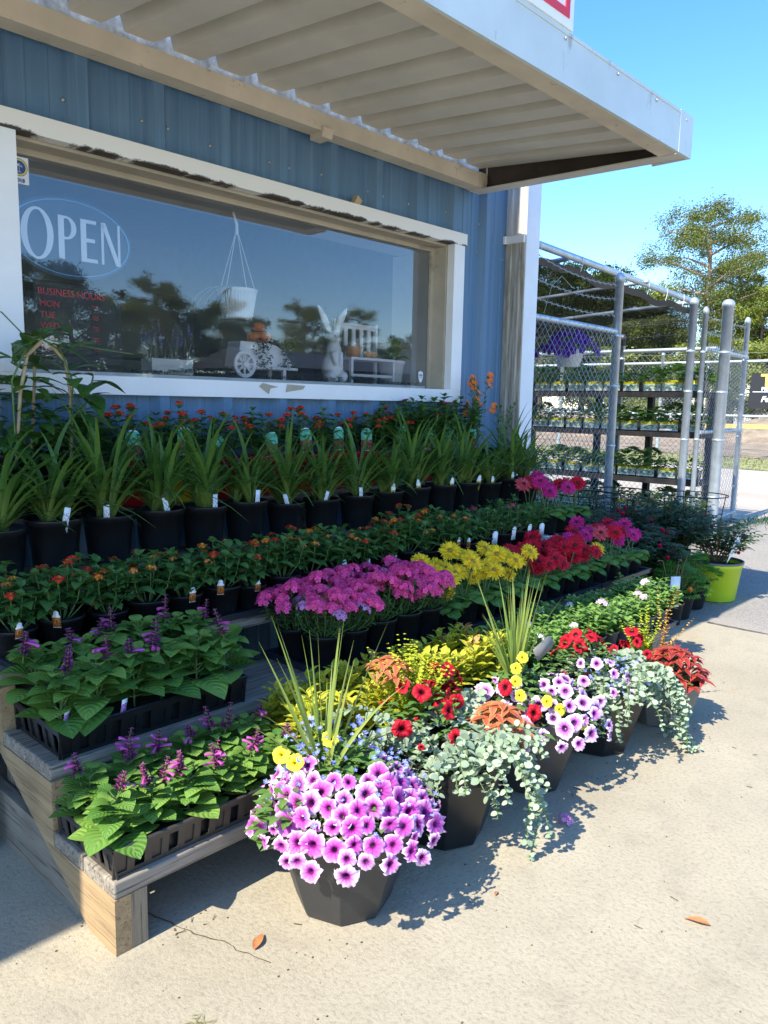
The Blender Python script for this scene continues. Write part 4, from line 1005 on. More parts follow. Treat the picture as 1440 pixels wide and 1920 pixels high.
    # crates with lavender
    C = empty('wooden_crate', (1.86, 3.06, Z), 0, 'low white wooden crate planter at the left of the window ledge', 'crate'); mb = MB()
    for k in range(2): mb.box((-.10, -.045, .005+.034*k), (.10, -.038, .034+.034*k)); mb.box((-.10, .038, .005+.034*k), (.10, .045, .034+.034*k))
    mb.box((-.10, -.038, .0), (-.092, .038, .07)); mb.box((.092, -.038, .0), (.10, .038, .07)); mb.box((-.092, -.038, .004), (.092, .038, .05)); mb.build('slats', 'interior_white', C)
    L = empty('lavender_bunch', (1.86, 3.06, Z+.05), 0, 'grey green lavender with blue flower heads in the white crate', 'lavender'); mb = MB(); fl = MB()
    for i in range(80):
        x = rnd.uniform(-.09, .09); d = Vector((rnd.uniform(-.45, .45)+x*2, rnd.uniform(-.3, .3), 1)); L_ = rnd.uniform(.08, .19); leaf(mb, (x, rnd.uniform(-.03, .03), 0), d, L_, .006, 'strap', .2, .1)
        if i % 2:
            q = Vector((x, 0, 0))+d.normalized()*L_
            for j in range(7): leaf(fl, q-ZV*.006*j, (rnd.uniform(-1, 1), rnd.uniform(-1, 1), .6), .012, .007, 'mini', 0)
    mb.build('foliage', 'leaf_lavender', L); fl.build('flower', 'petal_lobelia', L)
    # two green plants between, the garland along the glass
    G = empty('small_bush', (2.60, 3.16, Z), 0, 'loose small leaved green bush beside the wheelbarrow in the window', 'plant'); mb = MB(); mound(mb, rnd, (0, 0, 0), .09, .16, 260, .02, .014, 'ovate', 0); mb.build('foliage', 'leaf_lantana', G)
    mb = MB()
    for i in range(2600):
        x = rnd.uniform(1.6, 3.44); a = rnd.uniform(0, 6.28); leaf(mb, (x, 2.985+rnd.gauss(0, .012), Z+rnd.uniform(0, .012)+.018*max(0, math.sin(x*7))), (math.cos(a), math.sin(a), rnd.uniform(0, 1.1)), rnd.uniform(.015, .04), .0045, 'mini', .4, 0)
    tag(mb.build('garland', 'leaf_garland'), 'dark green artificial pine garland lying along the window ledge', 'garland')
    # macrame rope at the far left
    mb = MB()
    for x0, x1 in ((1.178, 1.205), (1.19, 1.232)):
        for ph in (0, PI):
            mb.tube([(x0+(x1-x0)*t+.005*math.cos(t*90+ph), 3.02+.005*math.sin(t*90+ph), 2.04-.28*t) for t in [i/60 for i in range(61)]], .005, 5, caps=False)
    tag(mb.build('rope_hanger', 'rope', smooth=True), 'white twisted rope hanger in the top left corner of the window', 'rope hanger')
    # shelves deep in the room
    F = empty('shop_shelf', (2.2, 5.6, 0), 0, 'dim grey shelving unit deep inside the shop behind the glass', 'shelf')
    for z in (.5, 1.0, 1.5, 1.95): mb = MB(); mb.box((-1.6, -.2, z), (1.6, .2, z+.03)); mb.build('shelf_board', 'room_floor', F)
    for x in (-1.6, 0, 1.57): mb = MB(); mb.box((x, -.18, 0), (x+.03, .18, 2.1)); mb.build('upright', 'room_floor', F)
display()
# ------------------------------------------------------------------ plants on the bench
class Pool:
    """a few individually grown variants of a kind; every placement is its own object tree"""
    def __init__(s, makers): s.roots = [mk() for mk in makers]; s.used = set(); rekid()
    def put(s, i, x, y, z, rz, sc, label, cat, group=None, name=None):
        i %= len(s.roots); r = s.roots[i]
        if i in s.used: r = copy_tree(r)
        else: s.used.add(i)
        r.location = (x, y, z); r.rotation_euler = (0, 0, rz); r.scale = (sc, sc, sc); tag(r, label, cat, group)
        if group is None and 'group' in r: del r['group']
        return r
def nth(i, of): return ORD[i] if i < len(ORD) else str(i+1)

def cell_tray(name, x0, x1, y0, y1, z, h, label, mat='tray_plastic', cells=(6, 2)):
    """deep growing tray with slotted sides and a rim"""
    R = empty(name, ((x0+x1)/2, (y0+y1)/2, z), 0, label, 'plant tray', 'growing trays on the bench'); a, b = (x1-x0)/2, (y1-y0)/2; t = .012
    mb = MB(); mb.box((-a+.012, -b+.012, .002), (a-.012, b-.012, .008))
    mb.box((-a+.018, -b+.018, .008), (a-.018, -b+.021, h-.006)); mb.box((-a+.018, b-.021, .008), (a-.018, b-.018, h-.006)); mb.box((-a+.018, -b+.021, .008), (-a+.021, b-.021, h-.006)); mb.box((a-.021, -b+.021, .008), (a-.018, b-.021, h-.006))
    mb.build('liner', 'black_plastic', R)
    def side(p, q):
        p = Vector(p); q = Vector(q); L = (q-p).length; d = (q-p).normalized(); nrm = Vector((d.y, -d.x, 0)); n = max(3, round(L/.042)); mbs = MB()
        def pt(u, v, o): s_ = p+d*u+nrm*(o-.010*(1-v/h)); return list(s_+Vector((0, 0, v)))
        def slab(u0, u1, v0, v1, o0=0, o1=.003):
            V = [pt(u0, v0, o0), pt(u1, v0, o0), pt(u1, v1, o0), pt(u0, v1, o0), pt(u0, v0, o1), pt(u1, v0, o1), pt(u1, v1, o1), pt(u0, v1, o1)]
            mbs.add(V, [(0, 1, 2, 3), (4, 7, 6, 5), (0, 4, 5, 1), (1, 5, 6, 2), (2, 6, 7, 3), (3, 7, 4, 0)])
        slab(0, L, 0, h*.16); slab(0, L, h*.80, h); w = L/n
        for k in range(n+1):
            c = k*w; u0, u1 = max(0, c-.009), min(L, c+.009); slab(u0, u1, h*.16, h*.80)
        for k in range(0, n, 2): slab(k*w+.009, (k+1)*w-.009, h*.16, h*.80, -.003, -.001)
        return mbs
    mb = MB()
    for p, q in (((-a, -b, 0), (a, -b, 0)), ((a, -b, 0), (a, b, 0)), ((a, b, 0), (-a, b, 0)), ((-a, b, 0), (-a, -b, 0))): mb.merge(side(p, q), Matrix.Identity(4))
    mb.build('side_wall', mat, R)
    mb = MB(); r = .0045
    mb.tube([(-a, -b, h), (a, -b, h), (a, b, h), (-a, b, h), (-a, -b, h)], r, 6); mb.build('rim', mat, R)
    mb = MB(); nx, ny = 24, 8; mb.grid([[(-a+.012+(2*a-.024)*i/nx, -b+.012+(2*b-.024)*j/ny, h*.78+.004*math.sin(i*2.2+j*1.7)) for i in range(nx+1)] for j in range(ny+1)]); mb.build('soil', 'soil', R, smooth=True)
    return R
def flat_tray(x0, x1, y0, y1, z, label, mat='blue_black_tray'):
    R = empty('carry_tray', ((x0+x1)/2, (y0+y1)/2, z), 0, label, 'plant tray', 'low carrying trays under the pots'); a, b = (x1-x0)/2, (y1-y0)/2
    mb = MB(); mb.box((-a, -b, .002), (a, b, .007)); mb.build('base', mat, R)
    mb = MB()
    for p, q in (((-a, -b), (a, -b+.005)), ((-a, b-.005), (a, b)), ((-a, -b+.005), (-a+.005, b-.005)), ((a-.005, -b+.005), (a, b-.005))): mb.box((p[0], p[1], .007), (q[0], q[1], .022))
    mb.box((-a-.006, -b-.008, .022), (a+.006, -b+.004, .025)); mb.box((-a-.006, b-.004, .022), (a+.006, b+.006, .025)); mb.box((-a-.008, -b+.004, .022), (-a+.004, b-.004, .025)); mb.box((a-.004, -b+.004, .022), (a+.008, b-.004, .025))
    mb.build('rim', mat, R); return R

def plants_on_bench():
    rnd = random.Random(21)
    # ---- lowest step: salvias in a slotted tray
    z = LV[0][0]
    cell_tray('growing_tray', .739, 1.285, 1.468, 1.742, z+.001, .068, 'brown black slotted growing tray of sunlit salvias at the front left corner of the bench')
    P = Pool([lambda k=k: salvia(rnd, 1.04, [1, 2, 1, 2, 1][k]) for k in range(5)])
    for j in range(2):
        for i in range(6):
            x = .785+.09*i+rnd.uniform(-.01, .01); y = 1.525+.13*j+rnd.uniform(-.008, .008)
            P.put(i+2*j, x, y, z+.055+.012*j, rnd.uniform(0, 6), rnd.uniform(.86, 1.05), 'purple spiked salvia, %s from left, %s row, sunlit front corner tray' % (ORD[i], ['front', 'back'][j]), 'salvia', 'salvias in the front corner tray')
    # ---- second step: bigger salvias, denser
    z = LV[1][0]
    cell_tray('growing_tray', .765, 1.315, 1.772, 2.038, z+.001, .075, 'black slotted growing tray of shaded salvias on the second step', 'black_plastic')
    P = Pool([lambda k=k: salvia(rnd, 1.12, [1, 1, 1, 2, 0][k]) for k in range(5)])
    for j in range(2):
        for i in range(6):
            x = .80+.094*i+rnd.uniform(-.01, .01); y = 1.825+.13*j+rnd.uniform(-.008, .008)
            P.put(i+j, x, y, z+.08+.035*j, rnd.uniform(0, 6), rnd.uniform(.98, 1.14), 'broad leaved salvia, %s from left, %s row, shaded second step tray' % (ORD[i], ['front', 'back'][j]), 'salvia', 'salvias in the second step tray')
    for x, y, zz, rz, lb in ((.785, 1.785, .405, .5, 'small purple printed tag at the left end of the second step tray'), (.93, 1.775, .395, .3, 'small purple printed tag hanging over the front rim of the second step tray')):
        mb = card_mesh(.018, .05, 0, 'card_purple'); tag(link('plant_tag', mb, None, (x, y, zz), (.2, 0, rz)), lb, 'tag')
    # ---- chartreuse celosias
    z = LV[0][0]
    flat_tray(1.325, 1.80, 1.47, 1.745, z, 'low black tray under the yellow celosias beside the salvia tray'); flat_tray(1.815, 2.29, 1.47, 1.745, z, 'low black tray under the yellow celosias behind the pink verbena flower')
    def celosia(k):
        def ex(mb, r):
            for i in range(8): a = r.uniform(0, 6.28); leaf(mb, (0, 0, .17), (math.cos(a)*.5, math.sin(a)*.5, 1), .05, .014, 'lance', .1, .2, 2)
        root = empty('celosia_plant'); add_pot(root, .045, .034, .07); mb = MB()
        for s in range(6):
            a = s*2.4; r = .045*math.sqrt(s/6); c = Vector((r*math.cos(a), r*math.sin(a), .06)); h = rnd.uniform(.09, .14)
            mb.tube([c, c+Vector((0, 0, h))], .0025, 5, 1, caps=False)
            for i in range(15):
                b = i*2.4; t = i/14; L = .088*(1-.45*t)*rnd.uniform(.8, 1.15); leaf(mb, c+Vector((0, 0, .02+h*t)), (math.cos(b), math.sin(b), .3+.9*t), L, L*.40, 'ovate', .28, .18, 2 if (s == 0 and t > .75) else 0)
        mb.build('foliage', ['leaf_yellow', 'stem_green', 'leaf_orange'], root, smooth=True); return root
    P = Pool([lambda k=k: celosia(k) for k in range(4)])
    for j in range(2):
        for i in range(8):
            P.put(i+j*3, 1.375+.122*i+rnd.uniform(-.012, .012), 1.535+.135*j, z+.008, rnd.uniform(0, 6), rnd.uniform(.9, 1.08), 'chartreuse celosia, %s from left, %s row, lowest step behind the planters' % (ORD[i], ['front', 'back'][j]), 'celosia', 'yellow leaved celosias on the lowest step')
    # ---- light green bedding at the right end of the lowest step
    flat_tray(2.33, 3.03, 1.47, 1.745, z, 'low black tray under the light green bedding plants on the lowest step'); flat_tray(3.06, 3.60, 1.452, 1.745, z, 'low black tray sticking out past the right end of the lowest step')
    kinds = [['verbena_white'], ['verbena_ice'], ['verbena_blush'], ['verbena_white', 'verbena_ice']]
    def bed(k):
        r = shrublet(rnd, 'bedding_plant', .13, .10, 15, .042, .022, 'ovate', 'leaf_light', kinds[k], [1, 0, 1, 0][k], .9, base=.06, node=.014, droop=.3); add_pot(r, .05, .038, .075, mat='grey_plastic'); return r
    P = Pool([lambda k=k: bed(k) for k in range(4)])
    spots = [(2.38+.128*i, 1.52+.14*j) for j in range(2) for i in range(10)]
    for n, (x, y) in enumerate(spots):
        P.put([0, 1, 3, 0, 2, 3, 0, 2, 2, 1][n % 10]+n//10, x+rnd.uniform(-.012, .012), y, z+.008, rnd.uniform(0, 6), rnd.uniform(.9, 1.12), 'light green bedding plant, %s from left, %s row, right end of lowest step' % (ORD[n % 10], ['front', 'back'][n//10]), 'bedding plant', 'light green bedding plants on the lowest step')
    # ---- pink verbenas on the second step
    z = LV[1][0]
    flat_tray(1.60, 2.225, 1.75, 2.045, z+.0, 'blue black carrying tray under the pink verbena pots')
    def verb(k):
        fl = [['verbena_pink'], ['verbena_pink'], ['verbena_pink', 'verbena_pink', 'verbena_orchid'], ['verbena_orchid', 'verbena_pink']][k]
        r = shrublet(rnd, 'verbena_plant', .13, .125, 21, .030, .012, 'lance', 'leaf_verbena', fl, [18, 16, 17, 11][k], 1.0, base=.10, node=.013, fup=.014, fname='flower_head'); add_pot(r, .066, .052, .115); return r
    P = Pool([lambda k=k: verb(k) for k in range(4)])
    for j in range(2):
        for i in range(5):
            P.put([3, 0, 1, 0, 1, 0, 0, 1, 2, 0][i+5*j], 1.67+.125*i+rnd.uniform(-.01, .01), 1.83+.135*j, z+.009, rnd.uniform(0, 6), rnd.uniform(.95, 1.05), 'pink verbena in black pot, %s from left, %s row, second step' % (ORD[i], ['front', 'back'][j]), 'verbena', 'pink verbenas on the second step')
    # ---- gerberas
    flat_tray(2.235, 2.88, 1.75, 2.045, z, 'blue black carrying tray under the yellow gerberas'); flat_tray(2.90, 3.40, 1.75, 2.045, z, 'blue black carrying tray under the red gerberas'); flat_tray(3.42, 3.94, 1.75, 2.045, z, 'blue black carrying tray under the mixed gerberas at the right end of the second step')
    Y = Pool([lambda k=k: gerbera_plant(rnd, ['gerbera_yellow'], [4, 3, 4][k]) for k in range(3)])
    Rd = Pool([lambda k=k: gerbera_plant(rnd, ['gerbera_red'], [4, 4, 5][k], H=.16) for k in range(3)])
    Mx = Pool([lambda: gerbera_plant(rnd, ['gerbera_magenta', 'gerbera_red'], 3), lambda: gerbera_plant(rnd, ['gerbera_coral', 'gerbera_magenta', 'gerbera_red'], 3), lambda: gerbera_plant(rnd, ['gerbera_white', 'gerbera_magenta'], 2, H=.18), lambda: gerbera_plant(rnd, ['gerbera_yellow'], 1, H=.14)])
    for j in range(2):
        for i in range(5): Y.put(i+j, 2.275+.138*i, 1.825+.14*j, z+.009, rnd.uniform(-.4, .4), rnd.uniform(.92, 1.05), 'yellow gerbera, %s from left in the %s row of yellow gerberas' % (ORD[i], ['front', 'back'][j]), 'gerbera', 'yellow gerberas on the second step')
        for i in range(4): Rd.put(i+j, 2.95+.135*i, 1.825+.14*j, z+.009, rnd.uniform(-.4, .4), rnd.uniform(.92, 1.05), 'deep red gerbera, %s from left in the %s row of red gerberas' % (ORD[i], ['front', 'back'][j]), 'gerbera', 'red gerberas on the second step')
        for i in range(4): Mx.put([3, 1, 0, 2, 0, 2, 1, 0][i+4*j], 3.50+.12*i, 1.825+.14*j, z+.009, rnd.uniform(-.4, .4), rnd.uniform(.92, 1.05), 'mixed colour gerbera, %s from left, %s row, right end of second step' % (ORD[i], ['front', 'back'][j]), 'gerbera', 'mixed gerberas at the right end of the second step')
    # ---- lantanas on the third step
    z = LV[2][0]
    for k, (x0, x1) in enumerate(((.765, 1.30), (1.315, 1.85), (1.865, 2.40), (2.415, 2.95), (2.965, 3.45))): flat_tray(x0, x1, 2.045, 2.325, z, 'blue black carrying tray on the third step, %s from the left' % ORD[k])
    def lant(k):
        fl = [['lantana_orange', 'lantana_scarlet'], ['lantana_coral'], ['lantana_scarlet'], ['lantana_orange', 'lantana_coral'], ['lantana_scarlet', 'lantana_orange']][k]
        r = shrublet(rnd, 'lantana_plant', [.13, .12, .14, .11, .13][k], .085, 9, .056, .036, 'ovate', 'leaf_lantana', fl, [3, 2, 4, 2, 4][k], 1.0, base=.08, node=.024, droop=.38, fname='flower_head')
        add_pot(r, .055, .040, .092)
        if k in (0, 2, 3): add_card(r, (-.012, -.056, .075), .020, .046, 2, 'card_lantana', rz=rnd.uniform(-.5, .1), lean=.15)
        return r
    P = Pool([lambda k=k: lant(k) for k in range(5)])
    for j in range(2):
        for i in range(16):
            x = .80+.132*i+.02*j
            P.put(i*2+j, x+rnd.uniform(-.008, .008), 2.108+.13*j, z+.009, rnd.uniform(-.5, .5), rnd.uniform(.92, 1.15), 'small orange red lantana, %s from left, %s row on the third step' % (ORD[i], ['front', 'back'][j]), 'lantana', 'lantanas in small pots on the third step')
    # ---- green pentas with white tags
    def pent(k):
        r = shrublet(rnd, 'penta_plant', .12, .085, 9, .052, .022, 'ovate', 'leaf_lantana', ['penta_pink', 'lantana_coral'], [1, 0, 2][k], 1.0, base=.09, node=.02, droop=.25, fname='flower_head'); add_pot(r, .058, .045, .10); add_card(r, (.0, -.060, .07), .030, .062, 1, 'tag_white', rz=-.3, lean=.12); return r
    P = Pool([lambda k=k: pent(k) for k in range(3)])
    for j in range(2):
        for i in range(4): P.put(i+j, 2.93+.135*i, 2.112+.13*j, z+.009, rnd.uniform(-.4, .3), rnd.uniform(.95, 1.1), 'green penta with white tag, %s from left, %s row, beside the lantanas' % (ORD[i], ['front', 'back'][j]), 'penta', 'pentas with white tags on the third step')
    # ---- tall gerberas, right end of third step
    for i, (x, y, k) in enumerate(((3.50, 2.13, 2), (3.63, 2.14, 0), (3.76, 2.12, 1), (3.55, 2.27, 1), (3.70, 2.27, 2))):
        o = Mx.put(k, x, y, z+.06, rnd.uniform(-.4, .4), 1.05, 'tall mixed gerbera, %s of five at the right end of the third step' % ORD[i], 'gerbera', 'gerberas at the right end of the third step')
        mb = MB(); mb.lathe([(.001, .0), (.060, 0), (.066, .05), (.062, .055)], 24); b = mb.build('saucer_pot', 'white_plastic' if i == 0 else 'black_plastic', None, (0, 0, -.058)); b.parent = o
    # ---- daylilies on the fourth step
    z = LV[3][0]
    P = Pool([lambda k=k: daylily(rnd, 30, [.42, .38, .44, .40][k]) for k in range(4)])
    xs = [.90, 1.07, 1.26, 1.45, 1.63, 1.83, 2.03, 2.23, 2.43, 2.62, 2.82, 3.02, 3.22, 3.42, 3.62, 3.80]
    for i, x in enumerate(xs):
        hand = i < 9
        o = P.put(i, x, 2.455+rnd.uniform(-.01, .01), z+.001, rnd.uniform(0, 6), 1.0*(1.02 if i < 6 else .95), 'daylily in black pot with %s, %s from left on fourth step' % ('handwritten white stake' if hand else 'yellow picture tag', ORD[i]), 'daylily', 'daylilies in black pots on the fourth step'); o.scale = (o.scale[0], o.scale[1], o.scale[2]*rnd.uniform(.95, 1.06))
        a = -1.75+rnd.uniform(-.5, .3)-o.rotation_euler.z; w, h, ar, mt = (.018, .085, 0, 'card_handwritten') if hand else (.024, .08, 2, 'card_lily')
        c = add_card(o, (.072*math.cos(a), .072*math.sin(a), .125), w, h, ar, mt, rz=-o.rotation_euler.z-.4+rnd.uniform(-.3, .3), lean=rnd.uniform(-.1, .3), roll=rnd.uniform(-.25, .25))
    # ---- top step: lantanas in coloured pots with green arched cards
    z = LV[4][0]
    def topl(k, potm):
        fl = ['lantana_scarlet']
        r = shrublet(rnd, 'shrub_lantana', .20, .12, 14, .056, .036, 'ovate', 'leaf_lantana', fl, 9, 1.15, base=.15, node=.026, droop=.35, fname='flower_head'); add_pot(r, .095, .072, .165, mat=potm); return r
    cols = ['red_plastic', 'yellow_plastic', 'red_plastic', 'red_plastic', 'teal_plastic']
    P = Pool([lambda k=k: topl(k, cols[k]) for k in range(5)])
    xs = [1.46, 1.67, 1.87, 2.09, 2.30, 2.50, 2.71, 2.93]
    for i, x in enumerate(xs):
        k = [0, 1, 2, 3, 0, 3, 2, 4][i]; o = P.put(k, x, 2.705, z+.001, rnd.uniform(-.5, .5), 1.0, 'tall red lantana in a %s pot, %s from left against the blue wall' % (cols[k].split('_')[0], ORD[i]), 'lantana', 'tall lantanas on the top step')
        add_card(o, (-.01+rnd.uniform(-.02, .02), -.07, .17+rnd.uniform(-.02, .015)), .054, .11, 1, 'card_green', rz=-o.rotation_euler.z-.35+rnd.uniform(-.3, .3), lean=-.05, roll=rnd.uniform(-.12, .12), name='picture_card')
    def mand(k):
        r = shrublet(rnd, 'mandevilla_plant', .27, .14, 16, .065, .038, 'ovate', 'leaf_lantana', ['mandevilla'], [2, 1, 2][k], 1.0, base=.15, node=.022, droop=.3); add_pot(r, .095, .072, .165, mat=['red_plastic', 'teal_plastic', 'red_plastic'][k]); return r
    P = Pool([lambda k=k: mand(k) for k in range(3)])
    for i, (x, k) in enumerate(((2.84, 0), (3.08, 2), (3.27, 1), (3.46, 0))):
        o = P.put(k, x+.04, 2.70, z+.001, rnd.uniform(-.4, .4), 1.0 if i else .9, 'bushy pink mandevilla, %s from left in the dense green group by the wall' % ORD[i], 'mandevilla', 'mandevillas on the top step')
        add_card(o, (-.01, -.085, .165), .052, .11, 1, 'card_green', rz=-o.rotation_euler.z-.35, lean=-.05, name='picture_card')
    # orange flowering climbers at the right end
    for i, (x, y, h, lb) in enumerate(((3.60, 2.68, .44, 'tall spindly plant with several coral orange blooms beside the window corner'), (3.82, 2.66, .36, 'thin upright plant with one orange bloom in front of the downspout'))):
        R = empty('orange_milkweed', (x, y, z+.001), 0, lb, 'flowering plant', 'coral orange flowering plants at the right end of the top step'); add_pot(R, .08, .062, .15); mb = MB(); tips = []
        for s in range(7 if i == 0 else 4):
            a = rnd.uniform(0, 6.28); r = rnd.uniform(.02, .09); p0 = Vector((0, 0, .13)); p1 = Vector((r*math.cos(a), r*math.sin(a), .13+h*rnd.uniform(.6, 1)))
            mb.tube([p0, p1], [.003, .0015], 5, 1); n = 13
            for k in range(n):
                p = p0.lerp(p1, .2+.8*k/n); b = k*2.4; leaf(mb, p, (math.cos(b), math.sin(b), .7), .05, .014, 'lance', .15, .15)
            tips.append(p1)
        mb.build('foliage', ['leaf_lantana', 'stem_green'], R, smooth=True)
        for t in tips[:6 if i == 0 else 1]:
            for q in range(3 if i == 0 else 2): bloom(rnd, 'orange_bloom', R, t+Vector((rnd.uniform(-.02, .02), rnd.uniform(-.02, .02), -.03*q)), (rnd.uniform(-.8, .2), -.6, .5), 1)
    # big leafy vine with bamboo stakes at the left end
    R = empty('staked_vine', (1.07, 2.65, LV[4][0]+.001), 0, 'large leaved vine tied over bent bamboo stakes at the left end of the top step', 'vine'); add_pot(R, .11, .085, .19)
    mb = MB(); sp = []
    for k, (pts, rr) in enumerate((([(-.06, -.09, .17), (-.045, -.10, .36), (-.02, -.10, .47), (.03, -.09, .515)], .0055), ([(.115, -.07, .17), (.118, -.075, .36), (.105, -.075, .46), (.06, -.07, .51)], .0055), ([(.03, .03, .17), (.045, .02, .4), (.04, .0, .5)], .005))):
        s = MB(); s.tube(pts, rr, 8); s.build('bamboo_stake', 'bamboo', R, smooth=True)
    vines = [[(-.06, -.09, .2), (-.07, -.11, .40), (-.02, -.11, .50), (.04, -.09, .54)], [(.11, -.07, .2), (.12, -.09, .40), (.09, -.08, .49), (.02, -.07, .53)], [(0, 0, .2), (.0, .02, .4), (.04, .0, .52)], [(.05, -.05, .2), (.18, -.05, .34), (.2, -.06, .42)], [(-.05, 0, .2), (-.15, -.05, .36), (-.2, -.08, .5)]]
    for v in vines:
        mb.tube(v, .003, 5, 1, caps=False)
        for t in range(11):
            f = (t+1)/11*(len(v)-1); i0 = min(int(f), len(v)-2); p = Vector(v[i0]).lerp(Vector(v[i0+1]), f-i0); a = rnd.uniform(0, 6.28); L = rnd.uniform(.10, .155); leaf(mb, p, (math.cos(a), math.sin(a), rnd.uniform(-.2, .7)), L, L*.5, 'ovate', .35, .1)
    for a, b, c in (((-.02, -.1, .52), (-.10, -.14, .58), (-.20, -.15, .60)), ((.05, -.08, .52), (.20, -.12, .50), (.30, -.14, .49))): mb.tube([a, b, c], .0022, 4, 1, caps=False); leaf(mb, c, Vector(c)-Vector(b), .05, .015, 'lance', .4)
    for i in range(130):
        a = rnd.uniform(0, 6.28); r = rnd.uniform(.02, .14); L = rnd.uniform(.06, .12); leaf(mb, (r*math.cos(a), r*math.sin(a), rnd.uniform(.17, .42)), (math.cos(a), math.sin(a), rnd.uniform(-.2, .6)), L, L*.45, 'ovate', .35, .1)
    mb.build('foliage', ['leaf_big', 'stem_green'], R, smooth=True); R.scale = (1.08, 1.0, 1.12)
    R = empty('green_shrub', (1.27, 2.68, LV[4][0]+.001), 0, 'low dark green shrub in a black pot between the staked vine and the tall lantanas', 'shrub'); add_pot(R, .095, .072, .165); mb = MB(); mound(mb, rnd, (0, 0, .15), .11, .22, 210, .06, .026, 'ovate', 0); mb.build('foliage', ['leaf_big'], R, smooth=True)
plants_on_bench()

# ------------------------------------------------------------------ mixed planters on the concrete
def coleus(mb, rnd, c, R, H, n, mat):
    for i in range(n):
        t = math.sqrt((i+.5)/n); a = i*2.39996; p = Vector((c[0]+R*t*math.cos(a), c[1]+R*t*math.sin(a), c[2]+H*(1-t*t)))
        for k in range(5):
            b = a+k*1.257+rnd.uniform(-.3, .3); L = rnd.uniform(.035, .055); leaf(mb, p, (math.cos(b), math.sin(b), rnd.uniform(.0, .5)), L, L*.52, 'ovate', .5, .12, mat)
def fern_plume(mb, rnd, c, n, L, mat):
    for i in range(n):
        a = rnd.uniform(0, 6.28); ln = rnd.uniform(0, .8); d = Vector((math.cos(a)*ln, math.sin(a)*ln, 1)).normalized(); l = L*rnd.uniform(.6, 1.1)
        for k in range(16):
            t = (k+1)/16; p = Vector(c)+d*l*t
            for s in range(3): b = rnd.uniform(0, 6.28); leaf(mb, p, Vector((math.cos(b), math.sin(b), .8)), .024*(1.2-t), .009, 'mini', .2, 0, mat)
def lobelias(mb, rnd, c, R, H, n, mats, a0=0, a1=6.28, tm=.3):
    fl = floret(.0062, 5, mats)
    for i in range(n):
        t = rnd.uniform(tm, 1.1); a = rnd.uniform(a0, a1); p = (c[0]+R*t*math.cos(a), c[1]+R*t*math.sin(a), c[2]+H*max(0, 1-t*t)+rnd.uniform(.0, .04)); mb.merge(fl, frame(p, (rnd.uniform(-.6, .3), rnd.uniform(-.8, .2), .7), rnd.uniform(0, 6), rnd.uniform(.8, 1.2)))

